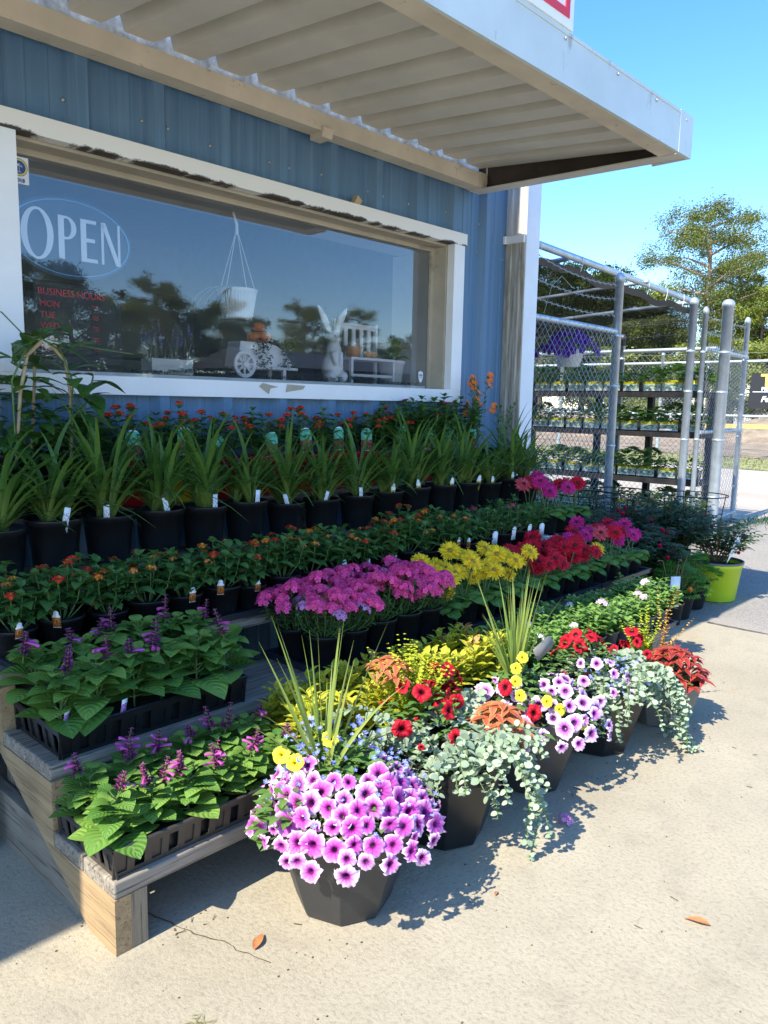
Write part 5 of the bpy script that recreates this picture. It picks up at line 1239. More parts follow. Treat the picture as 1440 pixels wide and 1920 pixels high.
def planters():
    rnd = random.Random(77); TZ = .235
    # A: large petunia planter in front
    R = empty('mixed_planter', (1.225, 1.262, 0), 0, 'octagonal planter overflowing with purple petunias below spiky grass, nearest the camera', 'planter', 'mixed flower planters on the concrete'); planter_pot(R, rz=PI/8+.35)
    mb = MB(); mound(mb, rnd, (0, 0, TZ), .21, .14, 520, .040, .022, 'ovate', 0); mound(mb, rnd, (.03, .07, TZ+.04), .14, .15, 240, .022, .009, 'lance', 0); mound(mb, rnd, (-.16, .02, TZ), .08, .10, 90, .04, .02, 'ovate', 0)
    mb.build('foliage', ['leaf_petunia', 'stem_green'], R, smooth=True)
    mb = MB(); spike_grass(mb, rnd, (-.02, .05, TZ+.04), 25, .46, 0, .7); mb.build('spiky_grass', ['leaf_spike'], R, smooth=True)
    tk = petunias(rnd, R, 'petunia', (-.015, -.02, TZ+.005), .205, .13, 96, PI*.72, PI*2.1, .42, .96, .45, .032, 'petunia_flower')
    petunias(rnd, R, 'petunia', (0, 0, TZ), .22, .13, 9, 0, PI, .5, .9, .2, .06, 'petunia_flower', tk)
    mb = MB(); lobelias(mb, rnd, (.02, .06, TZ+.06), .16, .12, 110, 0); lobelias(mb, rnd, (0, -.02, TZ+.02), .20, .11, 60, 0); mb.build('lobelia_blossoms', ['petal_lobelia'], R)
    for p in ((-.13, .08, TZ+.15), (-.115, .05, TZ+.135), (-.02, .03, TZ+.17)): bloom(rnd, 'calibrachoa', R, p, (-.7, -.6, .6), 1.3, 'yellow_flower')
    # B: silver trailing plant, red petunias and coral coleus
    R = empty('mixed_planter', (1.635, 1.285, 0), 0, 'planter of silver leaves, red petunias and coral coleus, second from left', 'planter', 'mixed flower planters on the concrete'); planter_pot(R, mat='black_plastic', rz=PI/8+.35)
    mb = MB(); mound(mb, rnd, (0, 0, TZ), .20, .10, 260, .032, .024, 'round', 0)
    st = []
    for i in range(70): a = rnd.uniform(PI*.85, PI*2.1); r0 = rnd.uniform(.05, .16); st.append(((r0*math.cos(a), r0*math.sin(a), TZ+.05), (math.cos(a)+rnd.uniform(-.5, .5), math.sin(a)+rnd.uniform(-.5, .5), 0), rnd.uniform(.10, .27), rnd.uniform(.3, 1.3)))
    for i in range(3): st.append(((.06, -.13, TZ+.03), (.25+rnd.uniform(-.15, .15), -.8, 0), rnd.uniform(.26, .36), .4))
    trailing(mb, rnd, st, .026, 0, 1, .0145); mb.build('silver_foliage', ['leaf_silver', 'stem_green'], R, smooth=True)
    mb = MB(); mound(mb, rnd, (-.02, .05, TZ), .17, .17, 260, .035, .018, 'ovate', 0); mb.build('foliage', ['leaf_petunia'], R, smooth=True)
    petunias(rnd, R, 'petunia_red', (-.05, .05, TZ+.05), .15, .14, 15, 0, 6.28, .2, .95, .1, .042, 'petunia_flower'); petunias(rnd, R, 'petunia_red', (.10, .10, TZ+.06), .11, .13, 9, 0, 6.28, .1, .95, .1, .042, 'petunia_flower')
    mb = MB(); coleus(mb, rnd, (.13, -.09, TZ+.035), .085, .09, 30, 0); coleus(mb, rnd, (-.05, .17, TZ+.20), .05, .04, 8, 0); mb.build('coleus_foliage', ['leaf_coral'], R, smooth=True)
    mb = MB(); fern_plume(mb, rnd, (.0, .13, TZ+.05), 90, .23, 0); mb.build('feathery_foliage', ['leaf_chartreuse'], R)
    add_card(R, (.175, -.10, TZ+.03), .05, .10, 0, 'grey_plastic', rz=.3, lean=-.9)
    # C: petunias with yellow trailing bells and tall grass
    R = empty('mixed_planter', (2.065, 1.285, 0), 0, 'planter of lilac petunias, small yellow flowers and tall grass, middle of the row', 'planter', 'mixed flower planters on the concrete'); planter_pot(R, rz=PI/8+.35)
    mb = MB(); mound(mb, rnd, (0, 0, TZ), .21, .13, 420, .036, .02, 'ovate', 0); mb.build('foliage', ['leaf_petunia'], R, smooth=True)
    mb = MB(); spike_grass(mb, rnd, (-.0, .06, TZ+.04), 44, .43, 0, .42); mb.build('spiky_grass', ['leaf_spike'], R, smooth=True)
    tk = petunias(rnd, R, 'petunia_pale', (.02, -.06, TZ-.02), .18, .13, 40, PI*.95, PI*2.2, .15, 1.05, .5, .036, 'petunia_flower'); petunias(rnd, R, 'petunia_pale', (-.09, .03, TZ+.0), .12, .11, 17, PI*.5, PI*1.6, .2, .9, .2, .042, 'petunia_flower', tk)
    for p in ((-.13, -.03, .37), (-.10, -.01, .40), (-.15, -.06, .34), (-.07, -.15, .30), (-.11, -.13, .33), (-.02, -.20, .255), (-.05, .0, .42)): bloom(rnd, 'calibrachoa', R, p, (-.6, -.8, .4), 1.15, 'yellow_flower')
    for p in ((-.15, -.11, .30), (-.17, -.02, .36), (-.19, -.08, .27)): bloom(rnd, 'petunia_red', R, p, (-.7, -.7, .4), .95, 'petunia_flower')
    T = add_card(R, (.02, .0, TZ+.175), .045, .10, 1, 'grey_plastic', rz=-.6, lean=-.5, roll=1.15)
    # D: silver foliage spilling to the ground, red petunias behind
    R = empty('mixed_planter', (2.47, 1.26, 0), 0, 'black planter with silver leaves trailing onto the concrete, fourth from left', 'planter', 'mixed flower planters on the concrete'); planter_pot(R, mat='black_plastic', rz=PI/8+.35)
    mb = MB(); mound(mb, rnd, (.05, 0, TZ), .18, .09, 240, .030, .023, 'round', 0); st = []
    for i in range(46): a = rnd.uniform(PI*1.1, PI*2.2); r0 = rnd.uniform(.05, .16); st.append(((r0*math.cos(a), r0*math.sin(a), TZ+.03), (math.cos(a)+rnd.uniform(-.5, .5), math.sin(a)+rnd.uniform(-.5, .5), 0), rnd.uniform(.08, .24), rnd.uniform(.3, 1.3)))
    for i in range(12): st.append(((.11, -.10, TZ+.04), (.45+rnd.uniform(-.25, .35), -.8, 0), rnd.uniform(.26, .46), rnd.uniform(.3, .7)))
    trailing(mb, rnd, st, .026, 0, 1, .0145); mb.build('silver_foliage', ['leaf_silver', 'stem_green'], R, smooth=True)
    mb = MB(); mound(mb, rnd, (-.03, .03, TZ), .18, .15, 260, .034, .018, 'ovate', 0); mb.build('foliage', ['leaf_petunia'], R, smooth=True)
    petunias(rnd, R, 'petunia_red', (.0, .06, TZ+.03), .13, .13, 20, 0, 6.28, .1, .95, .1, .042, 'petunia_flower'); petunias(rnd, R, 'petunia_pale', (-.12, -.05, TZ+.02), .13, .10, 9, PI*.8, PI*1.7, .3, .8, .8, .05, 'petunia_flower')
    mb = MB(); lobelias(mb, rnd, (-.05, -.04, TZ+.03), .15, .08, 50, 0, PI*.9, PI*1.8); mb.build('lobelia_blossoms', ['petal_lobelia'], R)
    # E: red coleus planter at the far end
    R = empty('mixed_planter', (2.86, 1.19, 0), 0, 'grey rimmed planter with a red coleus mound and golden plumes, rightmost of the mixed planters', 'planter', 'mixed flower planters on the concrete'); planter_pot(R, .15, .105, .17, 'grey_plastic', rz=PI/8+.35); TZ = .165
    mb = MB(); mound(mb, rnd, (0, .02, TZ), .14, .10, 200, .034, .018, 'ovate', 0); mb.build('foliage', ['leaf_light'], R, smooth=True)
    mb = MB(); coleus(mb, rnd, (.0, -.04, TZ+.01), .125, .12, 44, 0); mb.build('coleus_foliage', ['leaf_coleus'], R, smooth=True)
    petunias(rnd, R, 'petunia_red', (-.10, .08, TZ+.06), .10, .12, 9, 0, 6.28, .1, .95, .1, .042, 'petunia_flower')
    mb = MB(); fern_plume(mb, rnd, (.03, .09, TZ+.05), 12, .22, 0); fern_plume(mb, rnd, (-.02, .10, TZ+.05), 10, .19, 0); mb.build('feathery_foliage', ['leaf_chartreuse'], R)
    mb = MB(); fern_plume(mb, rnd, (.10, .05, TZ+.06), 5, .24, 0); mb.build('golden_plume', ['plume_gold'], R)
planters()
# little things lying on the concrete
def litter():
    rnd = random.Random(4)
    for (x, y, rz, s, lb) in ((.955, 1.265, .5, .055, 'brown dead leaf on the concrete near the front bench leg'), (1.755, .575, 1.9, .06, 'brown curled dead leaf alone on the open concrete at lower right'), (1.49, 1.0, .3, .02, 'tiny brown leaf at the edge of the petunia shadow')):
        mb = MB(); leaf(mb, (0, 0, .004), (1, 0, .12), s, s*.38, 'ovate', .1, .25, 0); tag(mb.build('dead_leaf', 'dry_leaf', None, (x, y, 0), rot=(0, 0, rz), smooth=True), lb, 'dead leaf', 'dead leaves on the concrete')
    o = bloom(rnd, 'verbena_orchid', None, (1.92, 1.055, .012), (.2, -.3, 1), .8, 'fallen_blossom'); tag(o, 'fallen lilac blossom lying on the sunny concrete', 'blossom')
    mb = MB()
    for i in range(60): a = rnd.uniform(0, 6.28); r = rnd.gauss(0, .025); leaf(mb, (r, rnd.gauss(0, .012), .002), (math.cos(a), math.sin(a), .1), .02, .002, 'mini', 0)
    for j, (x, y) in enumerate(((.735, 1.165),)): tag(mb.build('dry_grass_tuft', 'dry_grass', None, (x, y, 0), rot=(0, 0, .6)), 'small scrap of dry grass on the concrete near the bottom edge', 'debris')
    mb = MB()
    for i in range(300):
        x, y = rnd.uniform(.5, 4.3), rnd.uniform(.2, 1.45); s = rnd.uniform(.0009, .0028)
        if i % 3 == 0: q = rnd.choice([(.72, 1.60), (1.0, 1.15), (1.45, 1.05), (2.2, 1.1), (2.75, 1.05), (3.3, 1.35), (.9, 1.42)]); x, y = q[0]+rnd.gauss(0, .07), q[1]+rnd.gauss(0, .04)
        if rnd.random() < .15: mb.tube([(x, y, .002), (x+rnd.uniform(-.02, .02), y+rnd.uniform(-.02, .02), .004)], .0009, 4)
        else: mb.ball((x, y, s*.4), s, 0, 5, 3, (1.3, 1, .6))
    tag(mb.build('grit', 'debris'), kind='stuff')
litter()
# ------------------------------------------------------------------ plants on the ground at the right
def right_group():
    rnd = random.Random(31)
    # lime pot with a rose shrub
    R = empty('lime_pot_rose', (5.02, 1.80, 0), 0, 'rose bush in a bright lime green nursery pot with a folded white tag', 'potted rose'); p, s = round_pot(.160, .130, .245, 'lime_plastic', sides=36); o = link('pot', p, R); link('soil', s, o)
    mb = MB(); mb.lathe([(.157, .238), (.168, .238), (.169, .251), (.160, .252), (.155, .238)], 40); mb.build('rim', 'grey_plastic', o, smooth=True)
    def rose(R, base, H, RR, n, mat2, leaves=11):
        mb = MB()
        for i in range(n):
            a = rnd.uniform(0, 6.28); r = RR*math.sqrt(rnd.random()); h = H*rnd.uniform(.55, 1.05)*(1-.3*(r/RR)**2); p0 = Vector((r*.15*math.cos(a), r*.15*math.sin(a), base)); p2 = Vector((r*math.cos(a), r*math.sin(a), base+h)); p1 = p0.lerp(p2, .5)+Vector((.02*math.cos(a), .02*math.sin(a), .02))
            mb.tube([p0, p1, p2], [.004, .003, .0015], 5, 1, caps=False)
            for k in range(leaves):
                u = .25+.75*k/leaves; p = p0.lerp(p1, u*2) if u < .5 else p1.lerp(p2, u*2-1); b = k*2.4; d = Vector((math.cos(b), math.sin(b), .3)); q = p+d*.05; mb.tube([p, q], .0009, 3, 1, caps=False); s_ = d.cross(ZV).normalized(); m = rnd.choice([0, 0, 2]) if k > leaves*.5 else 0
                leaf(mb, q, d, .046, .031, 'ovate', .3, .15, m)
                for w in (-1, 1): leaf(mb, p+d*.035, d*.4+s_*w, .036, .025, 'ovate', .3, .15, m); leaf(mb, p+d*.018, d*.3+s_*w, .030, .021, 'ovate', .3, .15, m)
        mb.build('foliage', ['leaf_rose_green', 'stem_brown', mat2], R, smooth=True)
    rose(R, .24, .36, .23, 18, 'leaf_rose_green'); mb = MB()
    for i in range(24): a = rnd.uniform(-.9, .5); r = rnd.uniform(.12, .27); leaf(mb, (r*math.cos(a), r*math.sin(a), rnd.uniform(.28, .50)), (math.cos(a), math.sin(a), rnd.uniform(-.2, .7)), .05, .026, 'ovate', .3, .1)
    mb.build('pale_shoots', ['leaf_yellowgreen'], R, smooth=True); mb = MB(); mb.prism([(0, 0), (.05, .14), (.075, .165), (.095, .12)], 1, 0, .001); mb.build('folded_tag', 'tag_white', R, (-.12, -.11, .26), rot=(0, 0, -.5))
    bloom(rnd, 'rosebud', R, (.03, -.12, .30), (-.3, -.5, .6), 1)
    # cut leaved geraniums in black pots
    for i, (x, y, s, lb) in enumerate(((4.38, 1.78, 1.0, 'feathery green geranium in a black pot nearest the bench end'), (4.68, 1.82, 1.05, 'feathery green geranium in a black pot beside the lime pot'), (4.15, 1.98, .9, 'feathery green geranium in a black pot close behind the bench end'))):
        R = empty('geranium_plant', (x, y, 0), 0, lb, 'geranium', 'feathery geraniums in black pots on the ground'); add_pot(R, .105, .08, .15); mb = MB()
        for k in range(75):
            t = math.sqrt(rnd.random()); a = rnd.uniform(0, 6.28); p = Vector((.17*t*math.cos(a), .17*t*math.sin(a), .15+.17*(1-t*t)+rnd.uniform(-.02, .02))); stem_to(mb, (.03*math.cos(a), .03*math.sin(a), .13), p, .0016)
            for b in range(7):
                c = a+(b-3)*.5; d = Vector((math.cos(c), math.sin(c), .25)); leaf(mb, p, d, .045, .010, 'lance', .4, .1); leaf(mb, p+d*.018, d+Vector((-d.y, d.x, 0))*.8, .02, .008, 'mini', .2); leaf(mb, p+d*.018, d-Vector((-d.y, d.x, 0))*.8, .02, .008, 'mini', .2)
        mb.build('foliage', ['leaf_fern', 'stem_green'], R, smooth=True); R.scale = (s, s, s)
        if i == 0: bloom(rnd, 'lantana_orange', R, (-.10, -.12, .20), (-.3, -.6, .8), 1.2, 'flower')
    R = empty('tagged_plant', (4.22, 1.74, 0), 0, 'small brown stemmed plant with a long red and white label beside the bench end', 'potted plant'); add_pot(R, .07, .055, .13); mb = MB()
    for k in range(5): a = k*1.3; mb.tube([(0, 0, .12), (.07*math.cos(a), .07*math.sin(a), .32+.02*k)], .002, 4, 1); leaf(mb, (.07*math.cos(a), .07*math.sin(a), .32+.02*k), (math.cos(a), math.sin(a), .3), .04, .02)
    mb.build('foliage', ['dry_leaf', 'stem_brown'], R); add_card(R, (-.08, -.05, .12), .055, .17, 0, 'card_lantana', rz=-.7)
    # dark rose shrubs in wire cages
    spots = [(4.32, 2.38, .62, .30, 'leaf_rose'), (4.62, 2.22, .52, .30, 'leaf_rose'), (4.95, 2.42, .62, .32, 'leaf_rose'), (5.32, 2.22, .58, .32, 'leaf_rose_green'), (4.42, 2.05, .40, .26, 'leaf_rose'), (5.75, 2.40, .6, .28, 'leaf_rose_green'), (4.10, 2.45, .45, .22, 'leaf_rose_green')]
    lbs = ['dark rose bush beside the corner of the building', 'reddish rose bush in the middle of the dark clump', 'dark red leaved rose bush in front of the fence post', 'green rose bush behind the lime pot', 'low dark rose bush just beyond the gerberas', 'green rose bush inside the rightmost wire ring', 'low green bush under the downspout']
    for i, (x, y, h, r, m) in enumerate(spots):
        R = empty('rose_bush', (x, y, 0), 0, lbs[i], 'rose bush', 'dark rose bushes by the fence'); add_pot(R, .13, .10, .22); rose(R, .18, h*.74, r*1.05, 36, m, 13)
        for k in range(3 if i in (1, 4, 2) else 1):
            a = rnd.uniform(3.2, 5.5); bloom(rnd, 'rosebud', R, (r*.8*math.cos(a), r*.8*math.sin(a), .18+h*.6*rnd.uniform(.5, 1)), (-.5, -.6, .6), 1.2, 'rosebud')
    for i, (x, y, r, h, lb) in enumerate(((5.50, 2.15, .22, .60, 'black wire ring cage over the rightmost rose bush'), (4.95, 2.45, .21, .64, 'black wire ring cage in front of the gate posts'), (4.40, 2.40, .20, .66, 'black wire ring cage nearest the building corner'))):
        R = empty('plant_cage', (x, y, 0), rnd.uniform(0, 1), lb, 'wire cage', 'black wire plant cages')
        for z, rr in ((h, r), (h-.20, r*.88), (h-.42, r*.74)):
            mb = MB(); n = 40; P = [[((rr+.004*math.cos(b))*math.cos(2*PI*k/n), (rr+.004*math.cos(b))*math.sin(2*PI*k/n), z+.004*math.sin(b)) for b in (0, 1.57, 3.14, 4.71)] for k in range(n+1)]; mb.grid(P, wrap=True); mb.build('ring', 'black_wire', R, smooth=True)
        for k in range(4): a = PI/2*k; mb = MB(); mb.tube([(r*math.cos(a), r*math.sin(a), h), (r*.6*math.cos(a), r*.6*math.sin(a), .02)], .0035, 5); mb.build('leg', 'black_wire', R)
right_group()

# ------------------------------------------------------------------ chain link enclosure with plant shelves
def link_mesh(p, q, z0, z1, cell=.062, r=.0016):
    """woven diamonds between two posts"""
    p = Vector(p); q = Vector(q); L = (q-p).length; d = (q-p).normalized(); nrm = Vector((-d.y, d.x, 0)); mb = MB(); H = z1-z0
    for s in (1, -1):
        k = -int(H/cell)-1
        while k*cell < L+H:
            u0 = k*cell; a = (u0, 0) if s > 0 else (u0, H); b = (u0+H, H) if s > 0 else (u0+H, 0)
            t0 = max(0, (0-a[0])/(b[0]-a[0])); t1 = min(1, (L-a[0])/(b[0]-a[0]))
            if t1 > t0:
                A = p+d*(a[0]+(b[0]-a[0])*t0)+Vector((0, 0, z0+a[1]+(b[1]-a[1])*t0)); B = p+d*(a[0]+(b[0]-a[0])*t1)+Vector((0, 0, z0+a[1]+(b[1]-a[1])*t1))
                n = max(1, int((B-A).length/(cell*1.4142))); pts = [A.lerp(B, i/n)+nrm*(.0022*s*(1 if i % 2 else -1)) for i in range(n+1)]
                mb.tube(pts, r, 3, caps=False)
            k += 1
    return mb
def barbed(mb, a, b, sag=.03, r=.0018):
    a = Vector(a); b = Vector(b); n = 16; pts = [a.lerp(b, i/n)-Vector((0, 0, sag*4*(i/n)*(1-i/n))) for i in range(n+1)]; mb.tube(pts, r, 4, caps=False)
    for p in pts[1:-1]: mb.tube([p+Vector((-.012, -.01, .012)), p+Vector((.012, .01, -.012))], r*.8, 3); mb.tube([p+Vector((.01, -.01, -.014)), p+Vector((-.01, .01, .014))], r*.8, 3)
def post(R, x, y, r, h, dome_=True, name='post', z0=0):
    mb = MB(); prof = [(r, z0), (r, h-.02), (r*1.12, h-.02), (r*1.14, h+.012), (r*.95, h+.03), (r*.55, h+.045), (.001, h+.05)]; mb.lathe(prof, 20, c=(x, y, 0))
    for z in (.35, .9, 1.35, 1.72): mb.lathe([(r+.0005, z), (r+.004, z+.002), (r+.004, z+.018), (r+.0005, z+.02)], 20, c=(x, y, 0))
    return mb.build(name, 'galvanised', R, smooth=True)
def fence():
    F = empty('chain_link_fence', (0, 0, 0), 0, 'galvanised chain link fence panel between the building corner and the first round post', 'fence'); y = 2.83
    post(F, 4.30, y+.02, .022, 1.85); post(F, 5.52, y, .032, 2.14)
    mb = MB(); mb.tube([(4.30, y, 1.77), (5.50, y, 1.76)], .021, 12); mb.build('top_rail', 'galvanised', F, smooth=True)
    link_mesh((4.30, y-.02, 0), (5.48, y-.02, 0), .03, 1.78).build('wire_mesh', 'mesh_wire', F)
    mb = MB(); barbed(mb, (4.28, y, 2.18), (5.52, y, 2.10), .05); barbed(mb, (4.28, y, 2.02), (5.52, y, 2.0), .04); barbed(mb, (4.28, y, 1.90), (5.52, y, 1.88), .03); mb.tube([(4.5, y, 1.8), (4.55, y-.02, 1.98), (4.7, y, 2.06), (4.85, y, 2.0)], .0015, 4); mb.build('barbed_wire', 'mesh_wire', F)
    F = empty('chain_link_fence', (0, 0, 0), 0, 'chain link cross fence behind the plant shelves', 'fence'); x = 8.15
    post(F, x, 4.1, .03, 1.95); post(F, x, 5.5, .03, 1.95)
    mb = MB(); mb.tube([(x, 3.08, 1.81), (x, 7.0, 1.81)], .021, 12); mb.build('top_rail', 'galvanised', F, smooth=True)
    link_mesh((x+.02, 3.10, 0), (x+.02, 6.5, 0), .03, 1.82).build('wire_mesh', 'mesh_wire', F); mb = MB(); barbed(mb, (x, 3, 1.98), (x, 7, 1.98)); barbed(mb, (x, 3, 2.1), (x, 7, 2.1)); mb.build('barbed_wire', 'mesh_wire', F)
    G = empty('chain_link_gate', (0, 0, 0), 0, 'tall chain link gate panel with a middle rail, standing at the right of the enclosure', 'gate')
    post(G, 7.32, 3.00, .036, 2.17); post(G, 7.48, 2.95, .024, 2.10, name='gate_upright'); post(G, 7.62, 2.80, .050, 2.17); post(G, 8.92, 3.06, .027, 2.14, name='gate_upright')
    a, b = (7.48, 2.93), (8.92, 3.04)
    for z in (1.76, .98, .08): mb = MB(); mb.tube([(a[0], a[1], z), (b[0], b[1], z)], .02, 12); mb.build('rail', 'galvanised', G, smooth=True)
    link_mesh((a[0], a[1]-.02, 0), (b[0], b[1]-.02, 0), .08, 1.82).build('wire_mesh', 'mesh_wire', G); mb = MB(); barbed(mb, (7.32, 3.0, 2.1), (8.92, 3.06, 2.08), .02); barbed(mb, (7.32, 3.0, 1.95), (8.92, 3.06, 1.94), .02)
    rnd = random.Random(2); p = [Vector((7.62+rnd.uniform(-.1, .1), 2.74+rnd.uniform(-.03, .03), 2.15-.045*i)) for i in range(30)]; mb.tube(p, .0022, 4, caps=False); mb.build('tangled_wire', 'mesh_wire', G)
    # shade cloth structure
    S = empty('shade_canopy', (0, 0, 0), 0, 'dark shade cloth tied to galvanised pipes over the plant enclosure', 'shade canopy')
    A, B = Vector((4.25, 2.98, 2.285)), Vector((7.60, 3.12, 2.215))
    mb = MB(); mb.tube([A, B], .026, 12); mb.build('pipe', 'galvanised', S, smooth=True)
    A2, B2 = Vector((4.25, 7.2, 2.0)), Vector((7.75, 7.2, 2.0))
    mb = MB(); mb.tube([A2, B2], .024, 10); mb.build('pipe', 'galvanised', S, smooth=True)
    mb = MB(); mb.tube([B, B2], .022, 10); mb.build('pipe', 'galvanised', S, smooth=True)
    for q in (5.1, 6.4): mb = MB(); mb.tube([(q, 3.02, 2.25), (q, 7.2, 2.0)], .018, 8); mb.build('pipe', 'galvanised', S, smooth=True)
    for x_, y_ in ((4.6, 7.2), (7.6, 7.2)): post(S, x_, y_, .025, 1.95, name='pole')
    mb = MB(); n, m = 40, 26; P = []
    for i in range(m+1):
        v = i/m; row = []
        for j in range(n+1):
            u = j/n; p = A.lerp(B, u).lerp(A2.lerp(B2, u), v); sag = .11*math.sin(PI*min(1, v*1.0))+.025*math.sin(u*PI*6)**2*(1-v)**4+.03*abs(math.sin(u*PI*3.2+.4))*(1-v)**2; row.append((p.x, p.y+.02, p.z-.035-sag))
        P.append(row)
    mb.grid(P)
    for k in range(5):
        v = [.0, .27, .5, .74, 1][k]; i = int(v*m); row = np.array(P[i]); w = .06 if k else .05; mb.grid([row+np.array([0, 0, -.002]), row+np.array([0, .02, -w])], 1)
    mb.build('shade_cloth', ['shade_cloth', 'banner_black'], S, smooth=True)
    mb = MB(); P = [[(7.66+.03*math.sin(j*1.1), 3.10+.25*j/1.0, 2.18-.35*i/4) for j in range(16)] for i in range(5)]; mb.grid(P); mb.build('side_cloth', ['shade_cloth'], S)
    for u in (.12, .3, .5, .66, .78, .9): mb = MB(); p = A.lerp(B, u); mb.tube([p+Vector((0, -.03, .02)), p+Vector((0, -.03, -.03)), p+Vector((-.03, -.03, -.09))], .002, 4); mb.build('cable_tie', 'white_plastic', S)
fence()

def shelves():
    rnd = random.Random(12); X = 7.70; Y0, Y1 = 2.95, 5.10
    S = empty('plant_shelving', (X, 3.9, 0), 0, 'dark plank shelving of four levels filled with vegetable seedlings inside the fence', 'shelving')
    ZS = [.14, .50, .965, 1.36]
    for z in ZS: mb = MB(); mb.box((X-.17, Y0, z-.05), (X+.2, Y1, z)); mb.build('shelf_board', 'dark_wood', S, (-X, -3.9, 0))
    for y in (Y0+.02, 3.6, 4.2, Y1-.06): mb = MB(); mb.box((X+.20, y, 0), (X+.26, y+.06, 1.34)); mb.build('upright', 'dark_wood', S, (-X, -3.9, 0))
    def pack(k):
        R = empty('seedling_pack'); mb = MB(); mb.prism([(-.07, 0), (.07, 0), (.085, .085), (-.085, .085)], 1, -.06, .06); mb.build('cell_pot', 'black_plastic', R); mb = MB(); mb.box((-.083, -.068, .01), (.083, -.064, .10)); mb.build('label_band', 'card_yellowtop', R)
        mb = MB(); mound(mb, rnd, (0, 0, .08), .15, [.17, .12, .19, .14][k], [130, 110, 150, 90][k], [.07, .05, .06, .085][k], [.05, .032, .045, .06][k], 'ovate', 0); mb.build('foliage', [['leaf_light', 'leaf_lantana', 'leaf_lantana', 'leaf_gerbera'][k]], R, smooth=True); return R
    P = Pool([lambda k=k: pack(k) for k in range(4)])
    names = ['bottom', 'second', 'third', 'top']
    for li, z in enumerate(ZS):
        for i in range(10):
            P.put((i//2+li) % 4 if li < 3 else [3, 0, 0, 1, 1, 1, 2, 1, 2, 2][i], X-.02, Y0+.12+.212*i, z+.001, -PI/2+rnd.uniform(-.08, .08), rnd.uniform(1.04, 1.16), 'seedling pack with yellow topped label, %s from the right on the %s shelf' % (ORD[i], names[li]), 'seedling pack', 'vegetable seedling packs on the shelves')
    # hanging purple petunias
    H = empty('hanging_basket', (5.85, 3.42, 1.53), 0, 'pale grey hanging basket of deep violet petunias under the shade cloth', 'hanging basket'); mb = MB(); mb.lathe([(.001, 0), (.09, 0), (.125, .12), (.132, .122), (.132, .135), (.12, .135)], 28); mb.build('basket', 'white_plastic', H, smooth=True)
    mb = MB(); mound(mb, rnd, (0, 0, .10), .24, .16, 300, .04, .02, 'ovate', 0)
    for k in range(3): a = 2.1*k; mb.tube([(.12*math.cos(a), .12*math.sin(a), .13), (0, 0, .62)], .002, 4, 1)
    mb.build('foliage', ['leaf_petunia', 'black_wire'], H); petunias(rnd, H, 'petunia_violet', (0, 0, .10), .26, .18, 48, 0, 6.28, .3, 1.15, .5, .045)
    # leafy plants just inside the fence
    for i, (x, y, h, lb) in enumerate(((4.75, 3.3, 1.05, 'tall leafy green plant just inside the fence by the building'), (5.2, 3.25, .75, 'leafy green plant inside the fence beneath the hanging basket'), (5.0, 3.6, 1.2, 'silvery green bush at the left inside the enclosure'), (6.2, 3.5, .5, 'low leafy potted plant on the ground inside the enclosure'))):
        R = empty('potted_shrub', (x, y, 0), 0, lb, 'potted shrub', 'potted shrubs inside the fence'); add_pot(R, .14, .11, .24); mb = MB()
        for k in range(420 if i < 3 else 200): t = rnd.random(); a = rnd.uniform(0, 6.28); r = .24*math.sqrt(rnd.random())*(1-.4*t); leaf(mb, (r*math.cos(a), r*math.sin(a), .24+(h-.24)*t), (math.cos(a), math.sin(a), rnd.uniform(-.3, .6)), .05, .026, 'ovate', .3)
        mb.tube([(0, 0, .2), (0, 0, h)], .006, 5, 1); mb.build('foliage', ['leaf_silver' if i == 2 else 'leaf_lantana', 'stem_brown'], R)
    tag(link('paper_scrap', card_mesh(.12, .09, 0, 'tag_white'), None, (X-.19, 3.28, .985), (-1.3, 0, -1.4)), 'loose white paper scrap hanging off the third shelf', 'paper')
shelves()

